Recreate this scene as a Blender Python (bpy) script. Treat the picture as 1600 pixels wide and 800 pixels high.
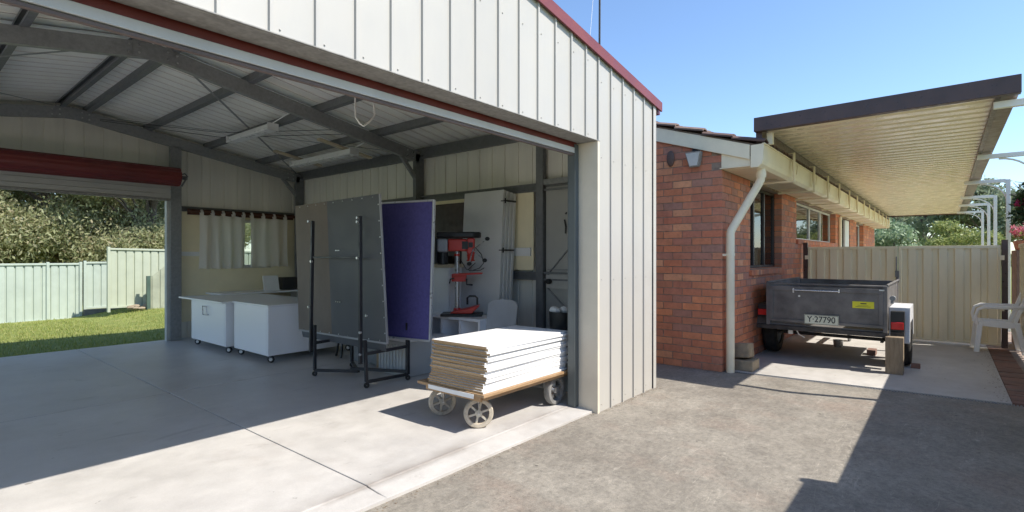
import bpy, math, random
import numpy as np
from mathutils import Vector, Matrix, Quaternion
random.seed(7); rng = np.random.default_rng(11)
SC = bpy.context.scene
for o in list(bpy.data.objects): bpy.data.objects.remove(o)
COL = SC.collection
R = math.radians

# ---------------------------------------------------------------- camera
cam = bpy.data.cameras.new('camera'); camo = bpy.data.objects.new('camera', cam); COL.objects.link(camo)
camo.location = (0, 0, 1.36); camo.rotation_euler = (R(90), 0, R(39.6 - 90))
cam.sensor_width = 36; cam.lens = 36 * 820 / 1600; cam.clip_start = .05; cam.clip_end = 2000
SC.camera = camo
# ---------------------------------------------------------------- light
SUNV = Vector((-.24, .79, -1.0)).normalized()          # the way the light travels
w = bpy.data.worlds.new('World'); SC.world = w; w.use_nodes = True
nt = w.node_tree; nt.nodes.clear()
out = nt.nodes.new('ShaderNodeOutputWorld'); bg = nt.nodes.new('ShaderNodeBackground'); sky = nt.nodes.new('ShaderNodeTexSky')
sky.sky_type = 'NISHITA'; sky.sun_disc = False
sky.sun_elevation = math.asin(-SUNV.z); sky.sun_rotation = math.atan2(-SUNV.x, -SUNV.y)
sky.altitude = 0; sky.air_density = 1.0; sky.dust_density = 0.3; sky.ozone_density = 4.6
bg.inputs['Strength'].default_value = 0.100
nt.links.new(sky.outputs[0], bg.inputs[0]); nt.links.new(bg.outputs[0], out.inputs[0])
sun = bpy.data.lights.new('sun', 'SUN'); suno = bpy.data.objects.new('sun', sun); COL.objects.link(suno)
sun.energy = 2.8; sun.angle = R(.5); sun.color = (1, .94, .85)
suno.rotation_euler = SUNV.to_track_quat('-Z', 'Y').to_euler(); suno.location = (2, -6, 12)
vs = SC.view_settings; vs.view_transform = 'Standard'; vs.look = 'None'; vs.gamma = 1; vs.use_curve_mapping = False
vs.exposure = 1.35
SC.cycles.max_bounces = 12; SC.cycles.diffuse_bounces = 8; SC.cycles.glossy_bounces = 4
SC.cycles.transparent_max_bounces = 16; SC.cycles.use_denoising = True
SC.cycles.sample_clamp_indirect = 6

# ---------------------------------------------------------------- materials
def nodes(name):
    m = bpy.data.materials.new(name); m.use_nodes = True; t = m.node_tree
    b = t.nodes['Principled BSDF']; return m, t, b
def N(t, typ, **kw):
    n = t.nodes.new(typ)
    for k, v in kw.items():
        if k in n.inputs.keys() if isinstance(k, str) else False: n.inputs[k].default_value = v
        else: setattr(n, k, v)
    return n
def noise(t, vec, scale, detail=4, rough=.55):
    n = t.nodes.new('ShaderNodeTexNoise'); n.inputs['Scale'].default_value = scale
    n.inputs['Detail'].default_value = detail; n.inputs['Roughness'].default_value = rough
    t.links.new(vec, n.inputs['Vector']); return n.outputs['Fac']
def coords(t, scale=(1, 1, 1), rot=(0, 0, 0), obj=False):
    if obj: src = t.nodes.new('ShaderNodeTexCoord').outputs['Object']
    else: src = t.nodes.new('ShaderNodeNewGeometry').outputs['Position']
    mp = t.nodes.new('ShaderNodeMapping'); mp.inputs['Scale'].default_value = scale; mp.inputs['Rotation'].default_value = rot
    t.links.new(src, mp.inputs['Vector']); return mp.outputs[0]
def ramp(t, fac, stops):
    r = t.nodes.new('ShaderNodeValToRGB'); e = r.color_ramp.elements
    while len(e) < len(stops): e.new(.5)
    for i, (p, c) in enumerate(stops):
        e[i].position = p; e[i].color = (*c, 1) if not isinstance(c, (int, float)) else (c, c, c, 1)
    t.links.new(fac, r.inputs[0]); return r.outputs[0]
def mix(t, fac, a, b, mode='MIX'):
    n = t.nodes.new('ShaderNodeMix'); n.data_type = 'RGBA'; n.blend_type = mode
    for sock, v in ((n.inputs[0], fac), (n.inputs[6], a), (n.inputs[7], b)):
        if isinstance(v, (int, float)): sock.default_value = v if sock.type == 'VALUE' else (v, v, v, 1)
        elif isinstance(v, tuple): sock.default_value = (*v, 1)
        else: t.links.new(v, sock)
    return n.outputs[2]
def bump(t, b, h, strength=.2, dist=.01):
    n = t.nodes.new('ShaderNodeBump'); n.inputs['Strength'].default_value = strength; n.inputs['Distance'].default_value = dist
    t.links.new(h, n.inputs['Height']); t.links.new(n.outputs[0], b.inputs['Normal'])
def rnd(t):
    a = t.nodes.new('ShaderNodeObjectInfo').outputs['Random']; g = t.nodes.new('ShaderNodeNewGeometry').outputs['Random Per Island']
    m = t.nodes.new('ShaderNodeMath'); m.operation = 'ADD'; t.links.new(a, m.inputs[0]); t.links.new(g, m.inputs[1])
    f = t.nodes.new('ShaderNodeMath'); f.operation = 'FRACT'; t.links.new(m.outputs[0], f.inputs[0]); return f.outputs[0]
MATS = {}
def mat(name, col, rough=.5, metal=0, dirt=.12, sc=3, b=0, bsc=60, var=0, spec=.5, streak=None, trans=0):
    if name in MATS: return MATS[name]
    m, t, p = nodes(name); c = coords(t, streak or (1, 1, 1))
    f = noise(t, c, sc, 6, .65)
    dark = tuple(x * (1 - dirt * 2) for x in col); light = tuple(min(1, x * (1 + dirt * .6)) for x in col)
    o = ramp(t, f, [(.3, dark), (.62, light)])
    if var:
        r = rnd(t); o = mix(t, 1.0, o, ramp(t, r, [(0, 1 - var), (1, 1)]), 'MULTIPLY')
    t.links.new(o, p.inputs['Base Color'])
    rr = ramp(t, noise(t, coords(t), sc * 4, 4), [(.3, max(0, rough - (.1 if dirt > .01 else .01))), (.7, min(1, rough + (.12 if dirt > .01 else .01)))])
    t.links.new(rr, p.inputs['Roughness'])
    p.inputs['Metallic'].default_value = metal; p.inputs['Specular IOR Level'].default_value = spec
    if b: bump(t, p, noise(t, coords(t), bsc, 5), b)
    MATS[name] = m; return m
clad = mat('cream_cladding_paint', (.455, .435, .395), .42, dirt=.03, sc=1.2, streak=(1, 1, .25), var=.03)
sheetback = mat('sheet_reverse_paint', (.80, .77, .69), .5, dirt=.05, sc=2, streak=(3, 3, .3), var=.06)
roofback = mat('roof_sheet_reverse', (.91, .90, .85), .5, dirt=.02, sc=2, var=.04)
red = mat('red_paint', (.16, .024, .02), .38, dirt=.1, sc=3)
redtrim = mat('dull_red_trim', (.19, .042, .042), .45, dirt=.08, sc=3)
galv = mat('galvanised_steel', (.26, .265, .265), .42, .15, dirt=.10, sc=26)
galvd = mat('galvanised_dull', (.17, .175, .18), .5, .1, dirt=.10, sc=18)
galvl = mat('galvanised_header', (.27, .26, .24), .6, .1, dirt=.16, sc=30)
whitep = mat('white_paint', (.78, .78, .77), .45, dirt=.04)
melam = mat('white_melamine', (.84, .84, .85), .32, dirt=.004, sc=.7)
cream = mat('cream_paint', (.70, .63, .48), .45, dirt=.06, sc=2.5, streak=(1, 1, .4))
creamh = mat('cream_eaves_paint', (.84, .75, .56), .45, dirt=.05, sc=4)
lining = mat('cream_wall_board', (.84, .75, .52), .6, dirt=.05, sc=2)
fasc = mat('dark_brown_fascia', (.075, .042, .038), .35, dirt=.15, sc=6)
roofcream = mat('cream_roof_sheet', (.88, .78, .60), .24, dirt=.025, sc=1.5, streak=(2, .3, 1))
fencegreen = mat('pale_green_fence_paint', (.42, .48, .41), .45, dirt=.05, sc=2, var=.03)
fencecream = mat('primrose_fence_paint', (.82, .73, .52), .4, dirt=.05, sc=3, streak=(1, 1, .3), var=.05)
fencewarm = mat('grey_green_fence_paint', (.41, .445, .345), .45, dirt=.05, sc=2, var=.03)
black = mat('black_paint', (.022, .022, .026), .4, dirt=.2)
blackp = mat('black_plastic', (.018, .018, .018), .45, dirt=.2)
rubber = mat('rubber', (.025, .024, .023), .8, dirt=.25, sc=20)
greytyre = mat('grey_rubber', (.22, .215, .205), .8, dirt=.2, sc=20)
beigewheel = mat('cream_solid_tyre', (.50, .44, .35), .7, dirt=.2, sc=20)
silver = mat('bare_steel', (.55, .55, .55), .3, .8, dirt=.1)
trailerg = mat('trailer_dark_grey', (.15, .142, .136), .55, dirt=.25, sc=4, b=.08)
chass = mat('chassis_steel', (.05, .045, .042), .6, .2, dirt=.3, sc=15)
drillred = mat('red_enamel', (.62, .045, .03), .35, dirt=.06)
blue = mat('navy_felt', (.098, .09, .265), .95, dirt=.08, sc=30, spec=.1)
alu = mat('aluminium_trim', (.62, .62, .63), .35, .5, dirt=.05)
plasticw = mat('white_plastic', (.88, .88, .87), .4, dirt=.03)
greyplastic = mat('grey_plastic', (.36, .37, .39), .5, dirt=.06)
mort = mat('mortar', (.31, .235, .185), .9, dirt=.2, sc=14, b=.4)
cardb = mat('cardboard', (.42, .29, .17), .85, dirt=.08, sc=9)
paper = mat('paper_white', (.75, .75, .73), .7, dirt=.03)
stoneb = mat('sandstone', (.36, .29, .20), .85, dirt=.15, sc=10, b=.5, var=.2)
sleeper = mat('concrete_sleeper', (.16, .155, .14), .85, dirt=.2, sc=10)
taill = mat('tail_light_red', (.55, .02, .02), .15, dirt=.04)
yellow = mat('yellow_sticker', (.70, .66, .03), .5, dirt=.03)
plate = mat('plate_white', (.62, .64, .52), .45, dirt=.05)
brownw = mat('dark_brown_board', (.052, .03, .022), .5, dirt=.2, sc=4, streak=(1, 1, .2))
greensteel = mat('dull_track_steel', (.10, .115, .115), .5, dirt=.1)
asph = mat('board_back_grey', (.088, .092, .098), .5, dirt=.15, sc=1.4)
terr = mat('terracotta', (.42, .16, .09), .8, dirt=.1)
winframe = mat('bronze_frame', (.05, .04, .038), .4, dirt=.1)
door_g = mat('door_grey_paint', (.36, .355, .33), .5, dirt=.05, sc=2)

def wood(name, a, b_, sc=(1, 14, 14), rough=.6, bm=.15, obj=True):
    m, t, p = nodes(name); c = coords(t, sc, obj=obj)
    f = noise(t, c, 3.5, 8, .7); o = ramp(t, f, [(.25, a), (.7, b_)])
    r = rnd(t); o = mix(t, 1.0, o, ramp(t, r, [(0, .82), (1, 1)]), 'MULTIPLY')
    t.links.new(o, p.inputs['Base Color']); p.inputs['Roughness'].default_value = rough
    bump(t, p, f, bm, .004); MATS[name] = m; return m
plyw = wood('plywood', (.26, .15, .07), (.47, .31, .17), (1.2, 12, 12))
pinew = wood('pine', (.52, .42, .28), (.74, .64, .47), (12, 1, 12))
pineh = wood('handle_wood', (.35, .22, .12), (.52, .36, .2), (6, 6, 1))
postw = wood('weathered_post', (.17, .125, .08), (.36, .28, .19), (9, 9, 1.2), .85, .5)
rodw = wood('dark_rod_wood', (.06, .02, .012), (.12, .04, .02), (1, 9, 9))
stoolw = wood('stool_wood', (.28, .15, .07), (.4, .24, .12))
mason = wood('masonite', (.15, .118, .092), (.20, .16, .125), (.8, .8, .5), .6, .02)

# MDF board: white faces, raw brown cut ends (ends use slot 1)
mdf = wood('raw_board_edge', (.25, .15, .07), (.54, .37, .20), (.6, .8, 30), .8, .1, obj=False)
def _stripe(m):
    t = m.node_tree; p = t.nodes['Principled BSDF']; src = p.inputs['Base Color'].links[0].from_socket
    r = t.nodes.new('ShaderNodeObjectInfo').outputs['Random']; t.links.new(mix(t, 1.0, src, ramp(t, r, [(0, .62), (.5, .95), (1, 1.3)]), 'MULTIPLY'), p.inputs['Base Color'])
_stripe(mdf)
boardw = mat('board_white_face', (.80, .80, .79), .4, dirt=.02, sc=5, var=.05)

def concrete(name, dark, light, stain, streaks=0, sc=1.0, rough=.75, bm=.25):
    m, t, p = nodes(name); c = coords(t)
    big = noise(t, c, .8 * sc, 10, .68); o = ramp(t, big, [(.36, dark), (.60, light)])
    mid = noise(t, coords(t, (1, 1.2, 1), (0, 0, .6)), 4.5 * sc, 12, .75)
    k = 1.0 if streaks else .45
    o = mix(t, 1.0, o, ramp(t, mid, [(.32, 1 - .24 * k), (.64, 1 + .10 * k)]), 'MULTIPLY')
    st = noise(t, coords(t, (1.0, .8, 1), (0, 0, -.7)), 1.1 * sc, 9, .68)
    o = mix(t, ramp(t, st, [(.53, 0), (.66, .65 if streaks else .3)]), o, stain)
    if not streaks:       # broom arcs, scuffs and tyre rubs with soft broken edges
        for ang, sc_, th in ((.55, 1.1, .63), (-.2, .8, .645), (1.2, 1.6, .64)):
            wv = t.nodes.new('ShaderNodeTexNoise'); wv.inputs['Scale'].default_value = 1.7 * sc_; wv.inputs['Detail'].default_value = 10; wv.inputs['Roughness'].default_value = .7
            wv.inputs['Distortion'].default_value = .5; t.links.new(coords(t, (.7, 1.7, 1), (0, 0, ang)), wv.inputs['Vector'])
            o = mix(t, ramp(t, wv.outputs['Fac'], [(th - .02, 0), (th + .07, .36)]), o, tuple(x * .5 for x in stain))
        sp = noise(t, c, 14, 3, .5); o = mix(t, ramp(t, sp, [(.735, 0), (.75, .5)]), o, tuple(x * .35 for x in stain))
    if streaks:
        for ang, s_ in ((.5, 1), (-.35, 1.5), (1.3, .9), (2.3, 1.3)):
            wv = t.nodes.new('ShaderNodeTexNoise'); wv.inputs['Scale'].default_value = 2.2 * s_; wv.inputs['Detail'].default_value = 2
            wv.inputs['Distortion'].default_value = .8
            t.links.new(coords(t, (.35, 3.0, 1), (0, 0, ang)), wv.inputs['Vector'])
            line = ramp(t, wv.outputs['Fac'], [(.495, 0), (.501, 1), (.507, 0)])
            gate = ramp(t, noise(t, c, 2.6 * s_, 8, .7), [(.50, 0), (.62, streaks)])
            o = mix(t, mix(t, 1.0, line, gate, 'MULTIPLY'), o, tuple(min(1, x * 1.4) for x in light))
        pt = noise(t, c, 7.0, 12, .85); o = mix(t, ramp(t, pt, [(.56, 0), (.68, .55)]), o, tuple(min(1, x * 1.3) for x in light))
        pt2 = noise(t, coords(t, (1, 1, 1), (0, 0, 1)), 11.0, 12, .85); o = mix(t, ramp(t, pt2, [(.56, 0), (.70, .6)]), o, tuple(x * .62 for x in dark))
        sp = noise(t, c, 9, 2, .4); o = mix(t, ramp(t, sp, [(.76, 0), (.77, .7)]), o, tuple(x * .25 for x in dark))
        g1 = noise(t, c, 26, 8, .8); o = mix(t, 1.0, o, ramp(t, g1, [(.36, .70), (.5, .98), (.66, 1.22)]), 'MULTIPLY')
        g2 = noise(t, coords(t, (1, 1, 1), (0, 0, 2)), 3.0, 14, .9); o = mix(t, 1.0, o, ramp(t, g2, [(.40, .84), (.5, 1.0), (.60, 1.10)]), 'MULTIPLY')
    fine = noise(t, c, 120, 4, .8); o = mix(t, 1.0, o, ramp(t, fine, [(.34, .80 if streaks else .93), (.66, 1.12 if streaks else 1.03)]), 'MULTIPLY')
    if not streaks:       # grime line along the sill the roller door closes on
        sp_ = t.nodes.new('ShaderNodeSeparateXYZ'); t.links.new(t.nodes.new('ShaderNodeNewGeometry').outputs['Position'], sp_.inputs[0])
        nz = noise(t, coords(t, (1, 3, 1)), 3.5, 6, .6)
        ad = t.nodes.new('ShaderNodeMath'); ad.operation = 'MULTIPLY_ADD'; t.links.new(nz, ad.inputs[0]); ad.inputs[1].default_value = .09; t.links.new(sp_.outputs[1], ad.inputs[2])
        lr = t.nodes.new('ShaderNodeMapRange'); lr.inputs[1].default_value = 2.3; lr.inputs[2].default_value = 3.1; t.links.new(ad.outputs[0], lr.inputs[0])
        o = mix(t, mix(t, 1.0, ramp(t, lr.outputs[0], [(.33, 0), (.40, .75), (.43, .55), (.56, 0)]), ramp(t, noise(t, c, 2.2, 6, .6), [(.38, .15), (.6, 1)]), 'MULTIPLY'), o, tuple(x * .62 for x in stain))
    t.links.new(o, p.inputs['Base Color'])
    t.links.new(ramp(t, mid, [(.3, rough - .12), (.7, rough + .10)]), p.inputs['Roughness'])
    bump(t, p, noise(t, c, 55, 8, .7), bm, .006); MATS[name] = m; return m
slabm = concrete('slab_concrete', (.47, .448, .42), (.555, .532, .50), (.37, .32, .28), rough=.42, bm=.06)
drivem = concrete('worn_driveway_concrete', (.205, .182, .150), (.285, .258, .215), (.255, .20, .16), streaks=.7, sc=1.1, rough=.8, bm=.5)
drivef = concrete('pale_driveway_concrete', (.44, .42, .385), (.55, .525, .49), (.36, .33, .295), sc=1.3, rough=.6, bm=.2)

def brickmat(name, cols, b=.5):
    m, t, p = nodes(name); r = rnd(t)
    o = ramp(t, r, [(i / (len(cols) - 1) * .999, c) for i, c in enumerate(cols)])
    c = coords(t); f = noise(t, c, 9, 8, .75)
    o = mix(t, 1.0, o, ramp(t, f, [(.28, .76), (.66, 1.12)]), 'MULTIPLY')
    f2 = noise(t, coords(t, (1, 1, 1.6), (0, 0, 0)), 22, 6, .7)
    o = mix(t, ramp(t, f2, [(.55, 0), (.75, .35)]), o, (.13, .075, .06))
    t.links.new(o, p.inputs['Base Color']); p.inputs['Roughness'].default_value = .85
    bump(t, p, noise(t, c, 70, 6, .7), b, .004); MATS[name] = m; return m
brickm = brickmat('red_brick', [(.62, .215, .11), (.49, .19, .12), (.70, .26, .125), (.40, .21, .16), (.55, .19, .11), (.66, .235, .115), (.43, .205, .15), (.58, .205, .11), (.74, .35, .19), (.50, .20, .13), (.60, .215, .105), (.37, .185, .14)])
paverm = brickmat('paver_brick', [(.23, .13, .10), (.19, .12, .10), (.26, .14, .11), (.2, .14, .12)])
tilem = brickmat('concrete_roof_tile', [(.10, .06, .05), (.17, .10, .075), (.075, .055, .055), (.20, .14, .11), (.13, .075, .06)])

def grassm():
    m, t, p = nodes('lawn'); c = coords(t); f = noise(t, c, 2.2, 8, .7)
    o = ramp(t, f, [(.3, (.15, .20, .035)), (.55, (.24, .27, .06)), (.75, (.34, .33, .11))])
    t.links.new(o, p.inputs['Base Color']); p.inputs['Roughness'].default_value = .9
    bump(t, p, noise(t, c, 60, 6, .8), .9, .03); return m
lawnm = grassm()
def leafm(name, cols, tr=.35):
    m, t, p = nodes(name); r = rnd(t)
    g = t.nodes.new('ShaderNodeNewGeometry').outputs['Random Per Island']
    o = ramp(t, g, [(i / (len(cols) - 1) * .999, c) for i, c in enumerate(cols)])
    t.links.new(o, p.inputs['Base Color']); p.inputs['Roughness'].default_value = .6
    tb = t.nodes.new('ShaderNodeBsdfTranslucent'); t.links.new(o, tb.inputs[0])
    mx = t.nodes.new('ShaderNodeMixShader'); mx.inputs[0].default_value = tr
    t.links.new(p.outputs[0], mx.inputs[1]); t.links.new(tb.outputs[0], mx.inputs[2])
    t.links.new(mx.outputs[0], t.nodes['Material Output'].inputs[0]); return m
leafolive = leafm('olive_leaves', [(.22, .25, .11), (.34, .36, .18), (.42, .44, .25), (.28, .31, .14), (.50, .46, .29), (.38, .41, .20), (.42, .35, .22)], .5)
leafdull = leafm('dull_green_leaves', [(.16, .20, .12), (.24, .29, .18), (.32, .36, .24), (.20, .24, .15)], .45)
leafpale = leafm('pale_green_leaves', [(.24, .32, .18), (.36, .45, .27), (.16, .25, .12), (.46, .52, .36)])
leafyel = leafm('yellow_green_leaves', [(.24, .29, .08), (.36, .39, .12), (.18, .23, .07), (.44, .44, .17)])
leafdark = leafm('dark_leaves', [(.02, .045, .018), (.04, .075, .03), (.06, .10, .035)])
flower = leafm('magenta_bracts', [(.32, .015, .08), (.45, .04, .14), (.22, .01, .05)])
flowerp = leafm('pink_petals', [(.62, .10, .18), (.7, .35, .38), (.55, .05, .10)])
bark = mat('bark', (.14, .11, .085), .9, dirt=.3, sc=12, b=.6)

def glassm():
    m, t, p = nodes('window_glass')
    t.nodes.remove(p); g = t.nodes.new('ShaderNodeBsdfGlossy'); g.inputs['Roughness'].default_value = .02
    tr = t.nodes.new('ShaderNodeBsdfTransparent'); tr.inputs[0].default_value = (.8, .85, .85, 1)
    fr = t.nodes.new('ShaderNodeFresnel'); fr.inputs['IOR'].default_value = 1.9
    mx = t.nodes.new('ShaderNodeMixShader'); t.links.new(fr.outputs[0], mx.inputs[0])
    t.links.new(tr.outputs[0], mx.inputs[1]); t.links.new(g.outputs[0], mx.inputs[2])
    t.links.new(mx.outputs[0], t.nodes['Material Output'].inputs[0]); return m
glass = glassm()
def fabric(name, col, tr):
    m, t, p = nodes(name); p.inputs['Base Color'].default_value = (*col, 1); p.inputs['Roughness'].default_value = .9
    tb = t.nodes.new('ShaderNodeBsdfTranslucent'); tb.inputs[0].default_value = (*col, 1)
    mx = t.nodes.new('ShaderNodeMixShader'); mx.inputs[0].default_value = tr
    t.links.new(p.outputs[0], mx.inputs[1]); t.links.new(tb.outputs[0], mx.inputs[2])
    t.links.new(mx.outputs[0], t.nodes['Material Output'].inputs[0]); return m
curtm = fabric('curtain_cotton', (.94, .92, .88), .65)
tubm = fabric('clear_plastic', (.62, .62, .60), .35)

# ---------------------------------------------------------------- mesh builder
ROOT = {}
def toworld_inv(parent):
    return ROOT.get(parent.name, Matrix.Identity(4)) if parent else Matrix.Identity(4)
class MB:
    def __init__(s): s.v = []; s.f = []; s.m = []; s.xf = None
    def add(s, vs, fs, m=0):
        n = len(s.v)
        if s.xf is not None: vs = [s.xf @ Vector(p) for p in vs]
        s.v += [tuple(p) for p in vs]; s.f += [tuple(i + n for i in f) for f in fs]
        s.m += [m] * len(fs) if isinstance(m, int) else list(m); return s
    def box(s, x0, x1, y0, y1, z0, z1, m=0):
        if x0 > x1: x0, x1 = x1, x0
        if y0 > y1: y0, y1 = y1, y0
        if z0 > z1: z0, z1 = z1, z0
        return s.add([(x0, y0, z0), (x1, y0, z0), (x1, y1, z0), (x0, y1, z0), (x0, y0, z1), (x1, y0, z1), (x1, y1, z1), (x0, y1, z1)],
                     [(0, 3, 2, 1), (4, 5, 6, 7), (0, 1, 5, 4), (1, 2, 6, 5), (2, 3, 7, 6), (3, 0, 4, 7)], m)
    def prism(s, base, vec, m=0):
        """base polygon (3D points) swept along vec"""
        n = len(base); vec = Vector(vec); b = [Vector(p) for p in base]
        nrm = Vector((0, 0, 0))
        for i in range(n): nrm += b[i].cross(b[(i + 1) % n])
        if nrm.dot(vec) > 0: b.reverse()
        vs = b + [p + vec for p in b]
        fs = [tuple(range(n)), tuple(range(2 * n - 1, n - 1, -1))] + [(i, i + n, (i + 1) % n + n, (i + 1) % n) for i in range(n)]
        return s.add(vs, fs, m)
    def bar(s, p0, p1, wd, ht, up=(0, 0, 1), m=0):
        p0 = Vector(p0); p1 = Vector(p1); d = (p1 - p0); u = Vector(up)
        sx = d.cross(u).normalized() * wd / 2; uz = sx.cross(d).normalized() * ht / 2
        return s.prism([p0 - sx - uz, p0 + sx - uz, p0 + sx + uz, p0 - sx + uz], d, m)
    def cyl(s, p0, p1, r0, r1=None, n=14, m=0):
        r1 = r0 if r1 is None else r1
        p0 = Vector(p0); p1 = Vector(p1); d = (p1 - p0).normalized()
        a = d.orthogonal().normalized(); b = d.cross(a)
        A = [p0 + (a * math.cos(t) + b * math.sin(t)) * r0 for t in [2 * math.pi * i / n for i in range(n)]]
        B = [p1 + (a * math.cos(t) + b * math.sin(t)) * r1 for t in [2 * math.pi * i / n for i in range(n)]]
        return s.add(A + B, [tuple(range(n - 1, -1, -1)), tuple(range(n, 2 * n))] + [(i, (i + 1) % n, (i + 1) % n + n, i + n) for i in range(n)], m)
    def tube(s, pts, r, n=8, m=0):
        pts = [Vector(p) for p in pts]; rings = []; a = None
        for i, p in enumerate(pts):
            d = (pts[min(i + 1, len(pts) - 1)] - pts[max(i - 1, 0)]).normalized()
            if a is None: a = d.orthogonal().normalized()
            a = (a - d * a.dot(d)).normalized(); b = d.cross(a)
            rr = r[i] if isinstance(r, (list, tuple)) else r
            rings.append([p + (a * math.cos(t) + b * math.sin(t)) * rr for t in [2 * math.pi * k / n for k in range(n)]])
        vs = [q for g in rings for q in g]; fs = []
        for i in range(len(pts) - 1):
            for k in range(n): fs.append((i * n + k, i * n + (k + 1) % n, (i + 1) * n + (k + 1) % n, (i + 1) * n + k))
        fs += [tuple(range(n - 1, -1, -1)), tuple(range((len(pts) - 1) * n, len(pts) * n))]
        return s.add(vs, fs, m)
    def lathe(s, c, axis, prof, n=24, m=0):
        c = Vector(c); d = Vector(axis).normalized(); a = d.orthogonal().normalized(); b = d.cross(a)
        vs = []; k = len(prof)
        for i in range(n):
            t = 2 * math.pi * i / n
            for (r, h) in prof: vs.append(c + d * h + (a * math.cos(t) + b * math.sin(t)) * r)
        fs = [(i * k + j, ((i + 1) % n) * k + j, ((i + 1) % n) * k + j + 1, i * k + j + 1) for i in range(n) for j in range(k - 1)]
        return s.add(vs, fs, m)
    def sphere(s, c, r, n=10, m=0, sc=(1, 1, 1)):
        c = Vector(c); vs = []; h = n // 2 + 1
        for j in range(h + 1):
            ph = math.pi * j / h
            for i in range(n):
                t = 2 * math.pi * i / n
                vs.append(c + Vector((math.sin(ph) * math.cos(t) * sc[0], math.sin(ph) * math.sin(t) * sc[1], math.cos(ph) * sc[2])) * r)
        fs = [(j * n + i, (j + 1) * n + i, (j + 1) * n + (i + 1) % n, j * n + (i + 1) % n) for j in range(h) for i in range(n)]
        return s.add(vs, fs, m)
    def mesh(s, name, mats, smooth=False):
        me = bpy.data.meshes.new(name); me.from_pydata(s.v, [], s.f)
        for mm in (mats if isinstance(mats, (list, tuple)) else [mats]): me.materials.append(mm)
        if any(s.m): me.polygons.foreach_set('material_index', s.m)
        if smooth:
            me.polygons.foreach_set('use_smooth', [True] * len(me.polygons)); me.set_sharp_from_angle(angle=R(38))
        me.update(); return me
    def build(s, name, mats, parent=None, smooth=False, bevel=0, world=True, loc=None):
        inv = toworld_inv(parent)
        if parent is not None and world: s.v = [tuple(inv @ Vector(p)) for p in s.v]
        elif parent is None:                       # origin at the base centre
            xs, ys, zs = zip(*s.v); o_ = Vector(((min(xs) + max(xs)) / 2, (min(ys) + max(ys)) / 2, min(zs)))
            s.v = [tuple(Vector(p) - o_) for p in s.v]; loc = o_
        ob = bpy.data.objects.new(name, s.mesh(name, mats, smooth)); COL.objects.link(ob)
        if loc is not None: ob.location = loc
        if parent is not None: ob.parent = parent; ROOT[ob.name] = inv
        if bevel:
            b = ob.modifiers.new('bevel', 'BEVEL'); b.width = bevel; b.segments = 2; b.limit_method = 'ANGLE'; b.harden_normals = False
        return ob
def tag(o, label=None, cat=None, group=None, kind=None):
    for k, v in (('label', label), ('category', cat), ('group', group), ('kind', kind)):
        if v: o[k] = v
    return o
def thing(name, label, cat, loc=(0, 0, 0), rz=0, group=None):
    o = bpy.data.objects.new(name, None); COL.objects.link(o); o.empty_display_size = .1
    o.location = loc; o.rotation_euler = (0, 0, rz)
    ROOT[o.name] = (Matrix.Translation(loc) @ Matrix.Rotation(rz, 4, 'Z')).inverted()
    return tag(o, label, cat, group)
def inst(name, me, parent, wloc, rz=0, scale=None):
    """shares mesh data; placed in world coordinates under an unrotated parent"""
    o = bpy.data.objects.new(name, me); COL.objects.link(o)
    o.parent = parent; o.location = toworld_inv(parent) @ Vector(wloc); o.rotation_euler = (0, 0, rz)
    if scale: o.scale = scale
    return o
def copy_tree(root, loc, rz=None, **kw):
    r = root.copy(); COL.objects.link(r); r.location = loc
    if rz is not None: r.rotation_euler = (0, 0, rz)
    ROOT[r.name] = (Matrix.Translation(loc) @ Matrix.Rotation(r.rotation_euler.z, 4, 'Z')).inverted()
    tag(r, **kw)
    def rec(a, b):
        for ch in list(a.children):
            c = ch.copy(); COL.objects.link(c); c.parent = b; rec(ch, c)
    rec(root, r); return r
def struct(name, mb, m, smooth=False): return tag(mb.build(name, m, smooth=smooth), kind='structure')
def strip(profile, z0, z1a, z1b, t=.0015, slope_w=None):
    """vertical sheet: profile [(u, d)...], thickness t, top goes from z1a to z1b; returns MB in local (u, d, z); slot0 front(-d) slot1 back"""
    mb = MB(); n = len(profile); w_ = profile[-1][0] - profile[0][0] or 1
    zt = lambda u: z1a + (z1b - z1a) * (u - profile[0][0]) / w_
    F = [(u, d, z0) for u, d in profile] + [(u, d, zt(u)) for u, d in profile]
    B = [(u, d + t, z0) for u, d in profile] + [(u, d + t, zt(u)) for u, d in profile]
    fs = []; ms = []
    for i in range(n - 1):
        fs.append((i, i + 1, i + 1 + n, i + n)); ms.append(0)
        fs.append((2 * n + i + 1, 2 * n + i, 3 * n + i, 3 * n + i + 1)); ms.append(1)
        fs.append((i, 2 * n + i, 2 * n + i + 1, i + 1)); ms.append(0)
        fs.append((n + i, n + i + 1, 3 * n + i + 1, 3 * n + i)); ms.append(0)
    fs.append((0, n, 3 * n, 2 * n)); ms.append(0); fs.append((n - 1, 3 * n - 1, 4 * n - 1, 2 * n - 1)); ms.append(0)
    mb.add(F + B, fs, ms); return mb

# ================================================================ GROUND
ZS = .035
g = MB(); g.box(-300, 300, -300, 300, -1.0, -.38); struct('ground', g, lawnm)
# lawn behind the shed: gentle fall to the fence, a little higher on the right
def lawnz(x, y):
    t = min(1, max(0, (y - 9.6) / 8)); r_ = min(1, max(0, (x - 3.4) / 1.2))
    return -.03 - (.30 - .27 * r_) * t + .012 * math.sin(x * 1.7) * math.sin(y * 1.3)
lv = []; lf = []; nx, ny = 70, 60
for j in range(ny):
    for i in range(nx):
        x = -25 + 50 * i / (nx - 1); y = 9.52 + 30 * j / (ny - 1); lv.append((x, y, lawnz(x, y)))
for j in range(ny - 1):
    for i in range(nx - 1): lf.append((j * nx + i, j * nx + i + 1, (j + 1) * nx + i + 1, (j + 1) * nx + i))
lw = MB(); lw.add(lv, lf); struct('lawn', lw, lawnm, smooth=True)
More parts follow.
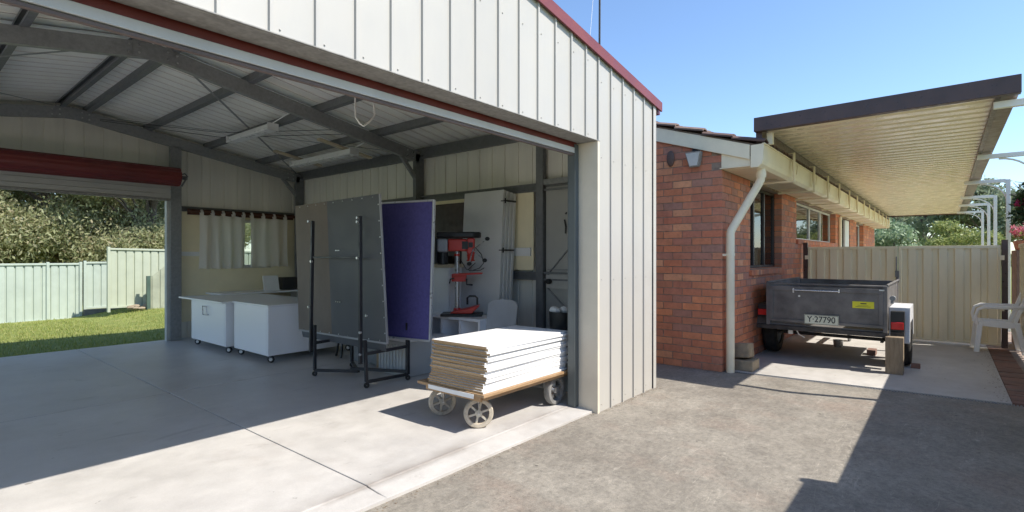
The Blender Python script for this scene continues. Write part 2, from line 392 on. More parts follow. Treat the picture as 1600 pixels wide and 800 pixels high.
# grass blades over the part in view
gv = []; gf = []
nb = 26000; gx = rng.uniform(-1.2, 6.2, nb); gy = 9.56 + (rng.random(nb) ** 1.3) * 8.6; ga = rng.uniform(0, 6.28, nb); gh = rng.uniform(.025, .06, nb)
for i in range(nb):
    x, y, a, h = gx[i], gy[i], ga[i], gh[i]; z = lawnz(x, y); c, s_ = math.cos(a) * .006, math.sin(a) * .006
    gv += [(x - c, y - s_, z), (x + c, y + s_, z), (x + s_ * 2 + rng.normal() * .01, y - c * 2 + rng.normal() * .01, z + h)]; gf.append((3 * i, 3 * i + 1, 3 * i + 2))
gb = MB(); gb.add(gv, gf); tag(gb.build('grass', leafm('grass_blades', [(.16, .21, .03), (.28, .32, .07), (.38, .36, .13), (.22, .28, .05)], .3)), 'short sunlit green and straw coloured lawn grass', 'grass', kind='stuff')

XL_ = -1.73
# driveway in two pours, split by the grated drain
d = MB(); d.prism([(-30, -.62, 0), (6.58, -.62, 0), (6.36, 2.06, 0), (6.36, 12, 0), (5.0, 12, 0), (5.0, 2.40, 0), (-30, 2.40, 0)], (0, 0, -.3)); struct('driveway', d, drivem)
d = MB(); d.prism([(6.665, -.47, 0), (26, -.47, 0), (26, 2.06, 0), (6.44, 2.06, 0)], (0, 0, -.3)); struct('concrete_path', d, drivef)
d = MB(); d.prism([(6.59, -.62, -.03), (6.66, -.62, -.03), (6.435, 2.06, -.03), (6.365, 2.06, -.03)], (0, 0, -.25)); drain = struct('drain', d, blackp)
gm = MB(); gm.box(-.034, .034, -.006, .006, -.022, -.003); gme = gm.mesh('drain_bar', galvd)
for k in range(110):
    y = -.60 + k * .0242; x = 6.625 - (y + .62) * .0825
    o = bpy.data.objects.new('drain_bar', gme); COL.objects.link(o); o.parent = drain
    o.location = Vector((x, y, 0)) - drain.location
d = MB(); d.box(-14, XL_ + .012, 2.404, 9.5, -.3, -.002); struct('bounce_apron', d, drivef)  # unseen pale apron, added to bounce sunlight into the open left bay
# verge beside the path: dirt and two rows of brick pavers
d = MB(); d.box(6.66, 26, -.92, -.472, -.3, -.03); verge = struct('garden_verge', d, mort)
pvm = MB(); pvm.box(-.112, .112, -.054, .054, -.05, 0); pme = pvm.mesh('paver', paverm)
for k in range(34):
    for r_ in range(1):
        if 6.78 + k * .115 > 10.5: continue
        o = bpy.data.objects.new('brick', pme); COL.objects.link(o); o.parent = verge
        o.location = Vector((6.78 + k * .115 + .0, -.588, random.uniform(-.006, .004))) - verge.location
        o.rotation_euler = (random.uniform(-.02, .02), random.uniform(-.02, .02), R(90) + random.uniform(-.02, .02))

# ================================================================ SHED
XL, XR, YF, YB, RX = -1.73, 5.13, 2.33, 9.55, 1.70
def zr(x): return 3.545 - .165 * abs(x - RX)              # outer roof surface
shed = thing('metal_shed', 'large cream metal shed with red trim, open roller doors front and back', 'shed', (RX, 5.9, 0))
# floor: base slab, poured bays, saw-cut joints between them
d = MB(); d.prism([(XL, 2.41, -.3), (3.0, 2.375, -.3), (XR - .02, 2.345, -.3), (XR - .02, YB - .03, -.3), (XL, YB - .03, -.3)], (0, 0, .315)); sfl = struct('shed_floor', d, slabm)
def bay(xa, xb, ya, yb, ybl=None):
    m_ = MB(); y0a = ya if ybl is None else ybl
    if ybl is None: m_.prism([(xa, y0a, 0), (xb, ya, 0), (xb, yb, 0), (xa, yb, 0)], (0, 0, ZS))
    else:
        ys = [(0, 2.0), (.016, 2.0), (.031, 2.565), (ZS, 2.575), (ZS, yb), (0, yb)]
        A_ = [(xa, y0a if y_ == 2.0 else y_, z_) for z_, y_ in ys]; B_ = [(xb, ya if y_ == 2.0 else y_, z_) for z_, y_ in ys]
        m_.add(A_ + B_, [(5, 4, 3, 2, 1, 0), (6, 7, 8, 9, 10, 11)] + [(i, (i + 1) % 6, (i + 1) % 6 + 6, i + 6) for i in range(6)])
    m_.v = [tuple(Vector(p) - sfl.location) for p in m_.v]
    o = bpy.data.objects.new('slab_panel', m_.mesh('slab_panel', slabm)); COL.objects.link(o); o.parent = sfl
    b = o.modifiers.new('bevel', 'BEVEL'); b.width = .005; b.segments = 2; b.limit_method = 'ANGLE'
G = .004
bay(XL + .02, RX + .1 - G, 2.395, 5.8 - G, 2.42); bay(RX + .1 + G, XR - .06, 2.345, 5.8 - G, 2.395)
bay(XL + .02, RX + .1 - G, 5.8 + G, YB - .03); bay(RX + .1 + G, XR - .06, 5.8 + G, YB - .03)

jf = MB(); jf.box(RX + .1 - .0038, RX + .1 + .0038, 2.60, YB - .05, .014, .024); jf.box(XL + .05, XR - .08, 5.8 - .0038, 5.8 + .0038, .0205, .0325); jf.v = [tuple(Vector(p) - sfl.location) for p in jf.v]
jo = bpy.data.objects.new('joint_filler', jf.mesh('joint_filler', rubber)); COL.objects.link(jo); jo.parent = sfl
PIT = .2215
PROF = [(0, 0), (.003, -.014), (.020, -.014), (.024, 0), (PIT, 0)]
def wall_sheets(name, along, u0, u1, dpos, z0f, z1f, mats, flip=False, u_at=0, fine=False):
    """a wall of single trimmed pans. along 'X' or 'Y'; dpos the plane; z0f/z1f functions of u"""
    u = u0
    while u < u1 - .01:
        w_ = min(PIT, u1 - u); pr = [p for p in PROF if p[0] < w_ - .001] + [(w_, 0)]
        pr = [(0, 0), (.003, -.014), (.020, -.014), (.024, 0), (w_ * .5, -.0012), (w_, 0)]
        if w_ < .03: break
        mb = strip(pr, 0, 1, 1)
        vs = []
        for (a, b_, z) in mb.v:
            uu = u + a; zz = z0f(uu) if z < .5 else z1f(uu)
            vs.append((uu, dpos + (b_ if not flip else -b_), zz) if along == 'X' else (dpos + (b_ if not flip else -b_), uu, zz))
        mb.v = vs
        if (along == 'X') == flip: mb.f = [tuple(reversed(f)) for f in mb.f]
        mb.build(name, mats, shed); u += w_
U0 = 1.109 - 13 * PIT
top = lambda x: zr(x) - .035
wall_sheets('cladding_panel', 'X', U0, 3.967, YF, lambda x: 2.352, top, [clad, sheetback])
wall_sheets('cladding_panel', 'X', 3.973, XR - .02, YF, lambda x: 0.0, top, [clad, sheetback])
wall_sheets('cladding_panel', 'X', XL, U0, YF, lambda x: 0.0, top, [clad, sheetback])
sm = MB(); sm.cyl((0, 0, 0), (0, -.003, 0), .005, n=6); sm.cyl((0, -.003, 0), (0, -.005, 0), .0035, n=6); sme = sm.mesh('cladding_screw', clad)
for k in range(13, 31):
    ux = U0 + PIT * k
    for z in ((2.39, 3.02) if ux < 3.95 else (.06, 1.15, 2.22, 2.88)):
        if z < top(ux) - .05 and ux < XR - .06: inst('cladding_screw', sme, shed, (ux + .055, YF - .001, z + random.uniform(-.004, .004)))
# rear wall
wx0, wx1, wz0, wz1 = 3.55, 4.55, 1.17, 1.98             # rear window
wall_sheets('rear_cladding_panel', 'X', -1.0, 2.98, YB, lambda x: 2.45, top, [clad, sheetback], flip=True)
wall_sheets('rear_cladding_panel', 'X', XL, -1.0, YB, lambda x: -.05, top, [clad, sheetback], flip=True)
wall_sheets('rear_cladding_panel', 'X', 2.98, wx0, YB, lambda x: -.05, top, [clad, sheetback], flip=True)
wall_sheets('rear_cladding_panel', 'X', wx1, XR - .02, YB, lambda x: -.05, top, [clad, sheetback], flip=True)
wall_sheets('rear_cladding_panel', 'X', wx0, wx1, YB, lambda x: wz1, top, [clad, sheetback], flip=True)
wall_sheets('rear_cladding_panel', 'X', wx0, wx1, YB, lambda x: -.05, lambda x: wz0, [clad, sheetback], flip=True)
wall_sheets('side_cladding_panel', 'Y', YF + .02, YB - .02, XR, lambda y: 0.0, lambda y: zr(XR) - .02, [clad, sheetback], flip=True)
# unseen left side, opened as an added bay to let daylight in: cladding only above the opening and at its two ends
wall_sheets('side_cladding_panel', 'Y', YF + .02, 3.2, XL, lambda y: 0.0, lambda y: zr(XR) - .02, [clad, sheetback])
wall_sheets('side_cladding_panel', 'Y', 3.2, 9.0, XL, lambda y: 2.5, lambda y: zr(XR) - .02, [clad, sheetback])
wall_sheets('side_cladding_panel', 'Y', 9.0, YB - .02, XL, lambda y: 0.0, lambda y: zr(XR) - .02, [clad, sheetback])
# roof sheets, ribs running down the slope
for sgn in (-1, 1):
    y = YF - .02
    while y < YB + .02:
        w_ = .19
        mb = MB()
        xe = RX + sgn * 3.50
        for (ya, yb, dz) in ((y, y + w_ - .035, 0), (y + w_ - .035, y + w_ - .025, .02), (y + w_ - .025, y + w_ - .01, .02), (y + w_ - .01, y + w_, 0)):
            pass
        pf = [(-.006, -.0012), (w_ - .05, 0), (w_ - .037, .022), (w_ - .015, .022), (w_ + .001, 0)]
        V = []; n = len(pf)
        for x in (RX, xe):
            for (a, h) in pf: V.append((x, y + a, zr(x) - .028 + h))
        for x in (RX, xe):
            for (a, h) in pf: V.append((x, y + a, zr(x) - .030 + h))
        F = []; Mi = []
        for i in range(n - 1):
            a = (i, i + 1, n + i + 1, n + i); b_ = (2 * n + i, 3 * n + i, 3 * n + i + 1, 2 * n + i + 1)
            if sgn > 0: F += [tuple(reversed(a)), tuple(reversed(b_))]
            else: F += [a, b_]
            Mi += [0, 1]
        e1 = tuple(range(n, 2 * n)) + tuple(range(4 * n - 1, 3 * n - 1, -1)); F.append(e1); Mi.append(0)
        mb.add(V, F, Mi); mb.build('roof_sheet', [redtrim, roofback], shed); y += w_
# barge flashing at the front gable, ridge cap, corner flashings
for sgn in (-1, 1):
    xe = RX + sgn * 3.55
    mb = MB(); mb.prism([(RX, YF - .035, zr(RX) + .005), (xe, YF - .035, zr(xe) + .005), (xe, YF - .035, zr(xe) - .085), (RX, YF - .035, zr(RX) - .085)], (0, .018, 0))
    mb.prism([(RX, YF - .035, zr(RX) + .008), (xe, YF - .035, zr(xe) + .008), (xe, YF - .035, zr(xe) + .0055), (RX, YF - .035, zr(RX) + .0055)], (0, .16, 0))
    mb.build('barge_trim', redtrim, shed)
    mb = MB(); mb.prism([(RX, YB + .02, zr(RX) + .005), (xe, YB + .02, zr(xe) + .005), (xe, YB + .02, zr(xe) - .085), (RX, YB + .02, zr(RX) - .085)], (0, .018, 0)); mb.build('barge_trim', redtrim, shed)
    mb = MB(); xg = RX + sgn * 3.50
    mb.box(xg, xg + sgn * .07, YF + .0, YB, zr(xe) - .11, zr(xe) - .012); mb.build('gutter', redtrim, shed)
mb = MB(); mb.box(XR - .055, XR + .006, YF - .016, YF - .013, 0.0, zr(XR) - .06); mb.box(XR + .006, XR + .009, YF - .016, YF + .06, 0, zr(XR) - .06); mb.build('corner_flashing', clad, shed)
# door jamb return and steel
mb = MB(); mb.box(3.9545, 3.968, YF - .014, YF + .195, .0, 2.351); mb.box(3.954, 3.985, YF - .0175, YF - .0145, .0, 2.351); mb.build('door_jamb', mat('cream_jamb', (.66, .59, .47), .45, dirt=.05), shed)
mb = MB(); mb.box(3.892, 3.952, YF + .175, YF + .185, ZS, 2.34); mb.box(3.892, 3.90, YF + .186, YF + .24, ZS, 2.34); mb.box(3.892, 3.952, YF + .241, YF + .25, ZS, 2.34); mb.build('door_track', greensteel, shed)
mb = MB(); mb.box(3.972, 4.07, YF + .03, YF + .24, ZS, 3.05); mb.build('column', galv, shed)
mb = MB(); mb.box(-.9, 3.99, YF - .02, YF + .17, 2.353, 2.358); mb.box(-.9, 3.99, YF + .165, YF + .17, 2.359, 2.62); mb.box(-.9, 3.99, YF + .011, YF + .016, 2.359, 2.62); mb.build('header_beam', galvl, shed)
# front roller door, rolled up
fd = MB(); fd.cyl((-.5, YF + .42, 2.70), (3.9, YF + .42, 2.70), .19, n=28)
fdo = fd.build('front_roller_door', red, shed, smooth=True)
m_ = MB(); m_.box(-.55, 3.935, YF + .185, YF + .197, 2.312, 2.56); m_.build('curtain', red, fdo)
m_ = MB(); m_.box(-.55, 3.93, YF + .178, YF + .215, 2.262, 2.311); m_.build('bottom_rail', mat('grey_white_rail', (.58, .57, .56), .45, dirt=.06), fdo, bevel=.004)
m_ = MB(); m_.box(-.55, 3.93, YF + .185, YF + .210, 2.243, 2.257); m_.build('rubber_seal', mat('brown_seal', (.16, .12, .11), .7), fdo)
m_ = MB(); m_.tube([(1.99, 2.98, 2.56), (2.005, 3, 2.40), (2.008, 3, 2.275), (2.04, 3, 2.24), (2.07, 3, 2.228), (2.12, 3, 2.27), (2.152, 3, 2.31), (2.158, 3, 2.33), (2.15, 3, 2.40), (2.14, 3, 2.56)], .0055, 6); m_.build('pull_strap', plasticw, fdo)

# steel frame
def csec(a, b, h, wd, side, m=galv, name='rafter', up=Vector((0, 0, 1)), lip=.018, par=None, t=.003):
    """C section from a to b: web on one side, top/bottom flanges and lips towards `side`"""
    a = Vector(a); b = Vector(b); d_ = (b - a).normalized(); s_ = Vector(side).normalized()
    u = s_.cross(d_).normalized()
    if u.z < -1e-6: u = -u
    mb = MB(); L = b - a
    def rect(o0, du, su): # rectangle corner o0, extents along u (du) and s (su)
        p = a + o0; mb.prism([p, p + s_ * su, p + s_ * su + u * du, p + u * du], L)
    rect(-u * h / 2, h, t); rect(-u * h / 2 + s_ * t, t, wd - t); rect(u * (h / 2 - t) + s_ * t, t, wd - t)
    rect(-u * (h / 2 - t) + s_ * (wd - t), lip, t); rect(u * (h / 2 - t - lip) + s_ * (wd - t), lip, t)
    return mb.build(name, m, par or shed)
def zraf(x): return zr(x) - .125 - .075
for yp in (2.62, 5.9, 9.30):
    for sgn in (-1, 1):
        xe = RX + sgn * 3.33
        raf = csec((RX, yp, zraf(RX)), (xe, yp, zraf(xe)), .15, .065, (0, 1, 0), name='rafter', m=galv if yp > 3 else galvd)
        for bx in (.12, .2, 3.1, 3.2) if yp > 3 and sgn > 0 else (.12, .2) if yp > 3 else ():
            for bz in (-.035, .035):
                x = RX + sgn * bx; m_ = MB(); m_.cyl((x, yp - .012, zraf(x) + bz), (x, yp, zraf(x) + bz), .011, n=6); m_.build('bolt', silver, shed)
        if yp > 3:
            xc = XR - .10 if sgn > 0 else XL + .10
            csec((xc, yp, ZS), (xc, yp, zr(xc) - .16), .15, .065, (0, 1, 0), name='column', m=galvd)
            kb = MB(); x1 = xc - sgn * .32; kb.bar((xc - sgn * .02, yp + .03, zr(xc) - .55), (x1, yp + .03, zraf(x1) - .07), .05, .05, up=(0, 1, 0)); kb.build('knee_brace', galv, shed)
    mb = MB(); mb.prism([(RX - .17, yp - .006, zraf(RX) + .06), (RX + .17, yp - .006, zraf(RX) + .06), (RX + .17, yp - .006, zraf(RX) - .10), (RX - .17, yp - .006, zraf(RX) - .10)], (0, .004, 0)); mb.build('apex_plate', galv, shed)
# purlins and eave purlins
for xs in (-.065, .165, .90, 1.74, 2.60, -.90, -1.74, -2.60):
    for sgn in (-1 if xs < 0 else 1,):
        x = RX + xs; csec((x, YF + .05, zr(x) - .030 - .052), (x, YB - .03, zr(x) - .030 - .052), .095, .060, (sgn, 0, -.165), name='purlin', m=galvd, lip=.014)
for sgn in (-1, 1):
    x = XR - .035 if sgn > 0 else XL + .035
    csec((x, YF + .05, zr(x) - .13), (x, YB - .03, zr(x) - .13), .15, .055, (-sgn, 0, 0), name='eave_purlin', m=galvd)
    if sgn < 0: continue
    csec((x, YF + .05, 2.185), (x, YB - .03, 2.185), .10, .045, (-sgn, 0, 0), name='girt', m=galvd)
    csec((x, YF + .05, 1.12), (x, YB - .03, 1.12), .10, .045, (-sgn, 0, 0), name='girt', m=galvd)
# rear: door posts, end girts
mb = MB(); mb.box(2.905, 3.06, 9.30, 9.375, ZS, zraf(2.95) - .06); mb.build('door_post', galv, shed, bevel=.006)
mb = MB(); mb.box(-1.05, -.9, 9.30, 9.375, ZS, zraf(-1) - .06); mb.build('door_post', galv, shed)
mb = MB(); mb.box(2.862, 2.903, 9.33, 9.42, ZS, 2.3); mb.build('door_track', mat('pale_track', (.5, .5, .47), .5), shed)
csec((3.08, YB - .02, 2.125), (XR - .06, YB - .02, 2.125), .08, .045, (0, -1, 0), name='girt', m=galvd)
# door post in the side wall beside the personnel door, intermediate members
mb = MB(); mb.box(XR - .10, XR - .03, 3.69, 3.79, ZS, zr(XR) - .2); mb.build('column', galvd, shed)
mb = MB(); mb.box(XR - .09, XR - .03, 2.60, 3.688, 2.205, 2.27); mb.build('door_head', galv, shed)
pd = MB(); pd.box(XR - .055, XR - .026, 2.75, 3.67, .06, 2.18); pdo = pd.build('side_door', door_g, shed)
tag(pdo, 'grey personnel door')
for (a, b_) in (((XR - .062, 3.64, 1.14), (XR - .062, 2.8, 2.0)), ((XR - .062, 3.64, .98), (XR - .062, 2.8, .25)), ((XR - .062, 3.64, 1.20), (XR - .062, 2.8, 1.20))):
    m_ = MB(); m_.bar(a, b_, .012, .035, up=(1, 0, 0)); m_.build('brace', galv, pdo)
m_ = MB(); m_.box(XR - .07, XR - .056, 2.78, 3.66, .98, 1.14); m_.build('lock_rail', mat('pale_rail', (.45, .44, .41), .5), pdo)
m_ = MB(); m_.cyl((XR - .075, 3.60, 1.06), (XR - .10, 3.60, 1.06), .03, n=16); m_.cyl((XR - .10, 3.60, 1.06), (XR - .125, 3.60, 1.06), .018, .03, n=14); m_.build('handle', blackp, pdo, smooth=True)
m_ = MB(); m_.cyl((XR - .056, 3.38, 1.86), (XR - .075, 3.38, 1.85), .008, n=8); m_.tube([(XR - .07, 3.40, 1.78), (XR - .075, 3.38, 1.70), (XR - .07, 3.385, 1.62)], .009, 6); m_.build('hook', blackp, pdo)
# roof strap braces and tie wires
for (x0, y0, x1, y1) in ((1.85, 5.95, 4.9, 9.2), (4.95, 6.1, 2.2, 9.2), (4.7, 2.7, 1.9, 5.8), (-1.4, 9.2, 1.6, 6.0), (-1.5, 6, 1.5, 9.2)):
    mb = MB(); mb.bar((x0, y0, zr(x0) - .135), (x1, y1, zr(x1) - .135), .03, .003); mb.build('strap_brace', galv, shed)
mb = MB(); mb.tube([(2.0, 9.2, 3.27), (3.2, 8.2, 3.1), (4.0, 6.1, 2.98)], .004, 5); mb.tube([(2.0, 9.2, 3.29), (3.2, 8.1, 3.15), (4.0, 6.0, 3.03)], .004, 5); mb.build('wires', blackp, shed)
# cream wall lining: rear right, right side
k = 0
for (x0, x1) in ((3.075, wx0 - .02), (wx1 + .02, XR - .12)):
    mb = MB(); mb.box(x0, x1, 9.47, 9.485, .30, 2.08); mb.build('lining_panel', lining, shed)
mb = MB(); mb.box(wx0 - .018, wx1 + .018, 9.47, 9.485, .30, wz0 - .02); mb.build('lining_panel', lining, shed)
mb = MB(); mb.box(wx0 - .018, wx1 + .018, 9.47, 9.485, wz1 + .02, 2.08); mb.build('lining_panel', lining, shed)
for (y0, y1) in ((3.83, 4.98), (4.99, 5.86), (6.0, 7.15), (7.16, 9.2)):
    mb = MB(); mb.box(XR - .095, XR - .082, y0, y1, 1.19, 2.13); mb.build('lining_panel', lining, shed)
mb = MB(); mb.box(3.10, 3.42, 9.44, 9.469, 1.36, 1.43); mb.build('power_board', whitep, shed)
mb = MB(); mb.box(XR - .125, XR - .096, 3.86, 4.2, 1.36, 1.46); mb.build('power_board', whitep, shed)
# window in the rear wall
wf = MB()
for (a, b_, c_, d_) in ((wx0, wx1, wz0, wz0 + .035), (wx0, wx1, wz1 - .035, wz1), (wx0, wx0 + .035, wz0 + .036, wz1 - .036), (wx1 - .035, wx1, wz0 + .036, wz1 - .036), (4.035, 4.065, wz0 + .036, wz1 - .036)):
    wf.box(a, b_, YB - .06, YB - .005, c_, d_)
wfo = wf.build('window', whitep, shed)
m_ = MB(); m_.box(wx0 + .036, wx1 - .036, YB - .032, YB - .028, wz0 + .036, wz1 - .036); m_.build('pane', glass, wfo)
# rear roller door
pts = []
rd = MB(); nn = 56
prof = []
V = []; F = []
for xi, x in enumerate((-1.25, 2.93)):
    for i in range(nn):
        r_ = .135 + (.006 if i % 4 < 2 else 0); t = 2 * math.pi * i / nn; V.append((x, 9.02 + r_ * math.cos(t), 2.56 + r_ * math.sin(t)))
F = [(i, (i + 1) % nn, nn + (i + 1) % nn, nn + i) for i in range(nn)] + [tuple(range(nn)), tuple(range(2 * nn - 1, nn - 1, -1))]
rd.add(V, F); rdo = rd.build('rear_roller_door', red, shed)
palec = mat('curtain_reverse', (.46, .45, .42), .5, dirt=.03, sc=2)
for (z0, z1, y) in ((2.39, 2.52, 9.15), (2.31, 2.385, 9.16), (2.245, 2.305, 9.152)):
    m_ = MB(); m_.box(-1.0, 2.86, y, y + .012, z0, z1); m_.build('curtain_slat', palec, rdo)
m_ = MB(); m_.box(-1.0, 2.86, 9.18, 9.19, 2.20, 2.56); m_.build('curtain', palec, rdo)
m_ = MB(); m_.box(-1.0, 2.86, 9.14, 9.175, 2.20, 2.24); m_.build('bottom_rail', galvl, rdo, bevel=.004)
m_ = MB(); m_.tube([(2.9, 9.0, 2.58), (3.0, 8.98, 2.62), (3.03, 8.97, 2.58), (2.99, 8.96, 2.50), (2.95, 8.97, 2.42)], .012, 7); m_.cyl((2.93, 9.02, 2.56), (3.04, 9.02, 2.56), .03, n=12); m_.build('drum_bracket', galvd, rdo)
# fluorescent battens
def batten(x, y0, y1, z, label):
    t = thing('batten_light', label, 'ceiling light', (x, (y0 + y1) / 2, z), group='fluorescent battens under the shed roof')
    m_ = MB(); m_.prism([(x - .045, y0, z + .05), (x + .045, y0, z + .05), (x + .03, y0, z), (x - .03, y0, z)], (0, y1 - y0, 0)); m_.build('batten_body', whitep, t, bevel=.003)
    m_ = MB(); m_.box(x - .07, x + .07, y0 + .01, y1 - .01, z - .035, z - .001); m_.build('diffuser', mat('opal_diffuser', (.80, .80, .80), .3, dirt=.02), t, bevel=.008)
    for ye in (y0, y1):
        s_ = -1 if ye == y0 else 1
        m_ = MB(); m_.box(x - .074, x + .074, ye, ye + s_ * .012, z - .04, z + .055); m_.build('end_cap', whitep, t)
    m_ = MB(); m_.tube([(x, y0 + .02, z + .055), (x + .02, y0 - .2, z + .1), (x - .05, y0 - .6, zr(x) - .14)], .007, 6); m_.build('supply_conduit', plasticw, t)
    return t
batten(3.30, 6.80, 8.05, 3.045, 'white fluorescent batten hanging alone nearer the ridge of the shed roof')
batten(4.36, 6.55, 8.25, 2.855, 'white fluorescent batten screwed across two bare timbers near the side wall')
for (y, ex, lab) in ((6.85, 4.85, 'longer pale timber batten under the roof, nearer the camera'), (8.15, 4.78, 'pale timber batten under the roof, nearer the rear wall')):
    m_ = MB(); z = lambda x: zr(x) - .168; m_.prism([(3.98, y - .045, z(3.98)), (ex, y - .045, z(ex)), (ex, y - .045, z(ex) + .03), (3.98, y - .045, z(3.98) + .03)], (0, .09, 0))
    tag(m_.build('timber_batten', pinew, bevel=.002), lab, 'timber')

# ================================================================ REAR GARDEN
FENCES = []
def rib_fence(name, label, x0, x1, y, zb0, zt0, zb1, zt1, m, pit=.17, posts=(), capm=None, group=None, rz=0, toward=-1):
    f = thing(name, label, 'fence', (x0, y, zb0), 0, group)
    n = max(1, round((x1 - x0) / pit)); pw = (x1 - x0) / n
    for i in range(n):
        ua = x0 + i * pw; s0 = (ua - x0) / (x1 - x0); s1 = (ua + pw - x0) / (x1 - x0)
        pr = [(0, 0), (.010, .028), (.028, .028), (.038, 0), (pw * .5, -.003), (pw, 0)]
        mb = strip(pr, 0, 1, 1); vs = []
        for (a, b_, z) in mb.v:
            sp = s0 + (s1 - s0) * a / pw; zb = zb0 + (zb1 - zb0) * sp; zt = zt0 + (zt1 - zt0) * sp
            vs.append((ua + a, y + b_, zb if z < .5 else zt - .01))
        mb.v = vs; mb.build('fence_panel', m, f)
    mb = MB(); mb.prism([(x0, y - .03, zt0 - .05), (x0, y + .045, zt0 - .05), (x0, y + .045, zt0), (x0, y - .03, zt0)], (x1 - x0, 0, zt1 - zt0)); mb.build('top_rail', capm or m, f, bevel=.004)
    mb = MB(); mb.prism([(x0, y - .03, zb0), (x0, y + .045, zb0), (x0, y + .045, zb0 + .05), (x0, y - .03, zb0 + .05)], (x1 - x0, 0, zb1 - zb0)); mb.build('bottom_rail', capm or m, f)
    for px in posts:
        s_ = (px - x0) / (x1 - x0); mb = MB(); mb.box(px - .03, px + .03, y - .045, y + .055, zb0 + (zb1 - zb0) * s_ - .1, zt0 + (zt1 - zt0) * s_ + .03); mb.build('fence_post', capm or m, f, bevel=.003)
    return f
rib_fence('sheet_fence', 'pale green sheet fence behind the lawn, long lower run left of the small step', -9.0, 3.56, 18.2, -.36, 1.17, -.36, 1.17, fencegreen, posts=(-8.8, -6.2, -3.8, -1.3, .6, 3.0 - .15, 3.53))
rib_fence('sheet_fence', 'short pale green fence bay standing on the dark sleeper', 3.60, 4.13, 18.2, -.09, 1.20, -.09, 1.20, fencegreen, posts=(3.62,))
m_ = MB(); m_.box(3.58, 4.60, 18.05, 18.19, -.40, -.10); tag(m_.build('retaining_sleeper', sleeper, bevel=.01), 'dark concrete sleeper holding soil under the short fence bay', 'sleeper')
rib_fence('sheet_fence', 'tallest yellow green sheet fence stepping up at the end of the lawn', 3.80, 7.9, 16.75, .0, 1.57, -.02, 1.50, fencewarm, posts=(3.82, 7.6), pit=.185)
f4 = thing('shadow_panel', 'darker grey green sheet with a sloping top, drawn as a shadow on the fence, beside the rear door post', 'fence', (4.66, 15.6, 0))  # sloping sheet in a darker green, added to draw the diagonal shadow
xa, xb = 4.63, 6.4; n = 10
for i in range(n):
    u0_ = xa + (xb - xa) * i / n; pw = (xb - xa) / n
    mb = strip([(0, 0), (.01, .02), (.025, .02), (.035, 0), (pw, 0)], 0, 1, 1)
    mb.v = [(u0_ + a, 16.3 + b_ + (u0_ + a - xa) * -.25, -.05 if z < .5 else min(1.5, .80 + (u0_ + a - xa) * .95)) for (a, b_, z) in mb.v]; mb.build('fence_panel', mat('painted_fence_shadow', (.36, .38, .29), .5), f4)
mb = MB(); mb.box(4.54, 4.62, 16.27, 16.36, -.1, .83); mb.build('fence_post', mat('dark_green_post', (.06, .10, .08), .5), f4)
# small rock and flowers by the sleeper
m_ = MB()
for i in range(9): m_.sphere((4.18 + random.uniform(0, .75), 16.45 + random.uniform(-.1, .25), -.02 + random.uniform(0, .05)), random.uniform(.05, .13), 7, sc=(1.3, 1, .6))
tag(m_.build('garden_rocks', stoneb), 'low heap of pale stones on the grass at the foot of the fence', 'rocks', kind='stuff')

def leaves(centers, radii, n, size, flat=.75, droop=.0):
    """many small leaf faces through the volume of overlapping clumps"""
    C_ = np.array(centers); Rr = np.array(radii); w_ = (Rr ** 2).prod(axis=1) ** .5 if Rr.ndim > 1 else Rr ** 2
    idx = rng.choice(len(C_), n, p=w_ / w_.sum()); dirs = rng.normal(size=(n, 3)); dirs /= np.linalg.norm(dirs, axis=1)[:, None]
    rad = rng.random(n) ** .45; P = C_[idx] + dirs * rad[:, None] * (Rr[idx] if Rr.ndim > 1 else Rr[idx][:, None]) * np.array([1, 1, flat])
    P += rng.normal(size=(n, 3)) * size * .5
    a = rng.normal(size=(n, 3)); a[:, 2] -= droop; a /= np.linalg.norm(a, axis=1)[:, None]
    b_ = np.cross(a, rng.normal(size=(n, 3))); b_ /= np.linalg.norm(b_, axis=1)[:, None]
    s_ = size * rng.uniform(.6, 1.4, n)[:, None]
    V = np.stack([P - a * s_, P + b_ * s_ * .38, P + a * s_, P - b_ * s_ * .38], 1).reshape(-1, 3)
    return V, n
def leafmesh(name, V, n, m, parent):
    me = bpy.data.meshes.new(name); me.vertices.add(4 * n); me.vertices.foreach_set('co', V.astype(np.float32).ravel())
    me.loops.add(4 * n); me.loops.foreach_set('vertex_index', np.arange(4 * n, dtype=np.int32))
    me.polygons.add(n); me.polygons.foreach_set('loop_start', np.arange(0, 4 * n, 4, dtype=np.int32))
    me.update(calc_edges=True); me.materials.append(m); o = bpy.data.objects.new(name, me); COL.objects.link(o); o.parent = parent; return o
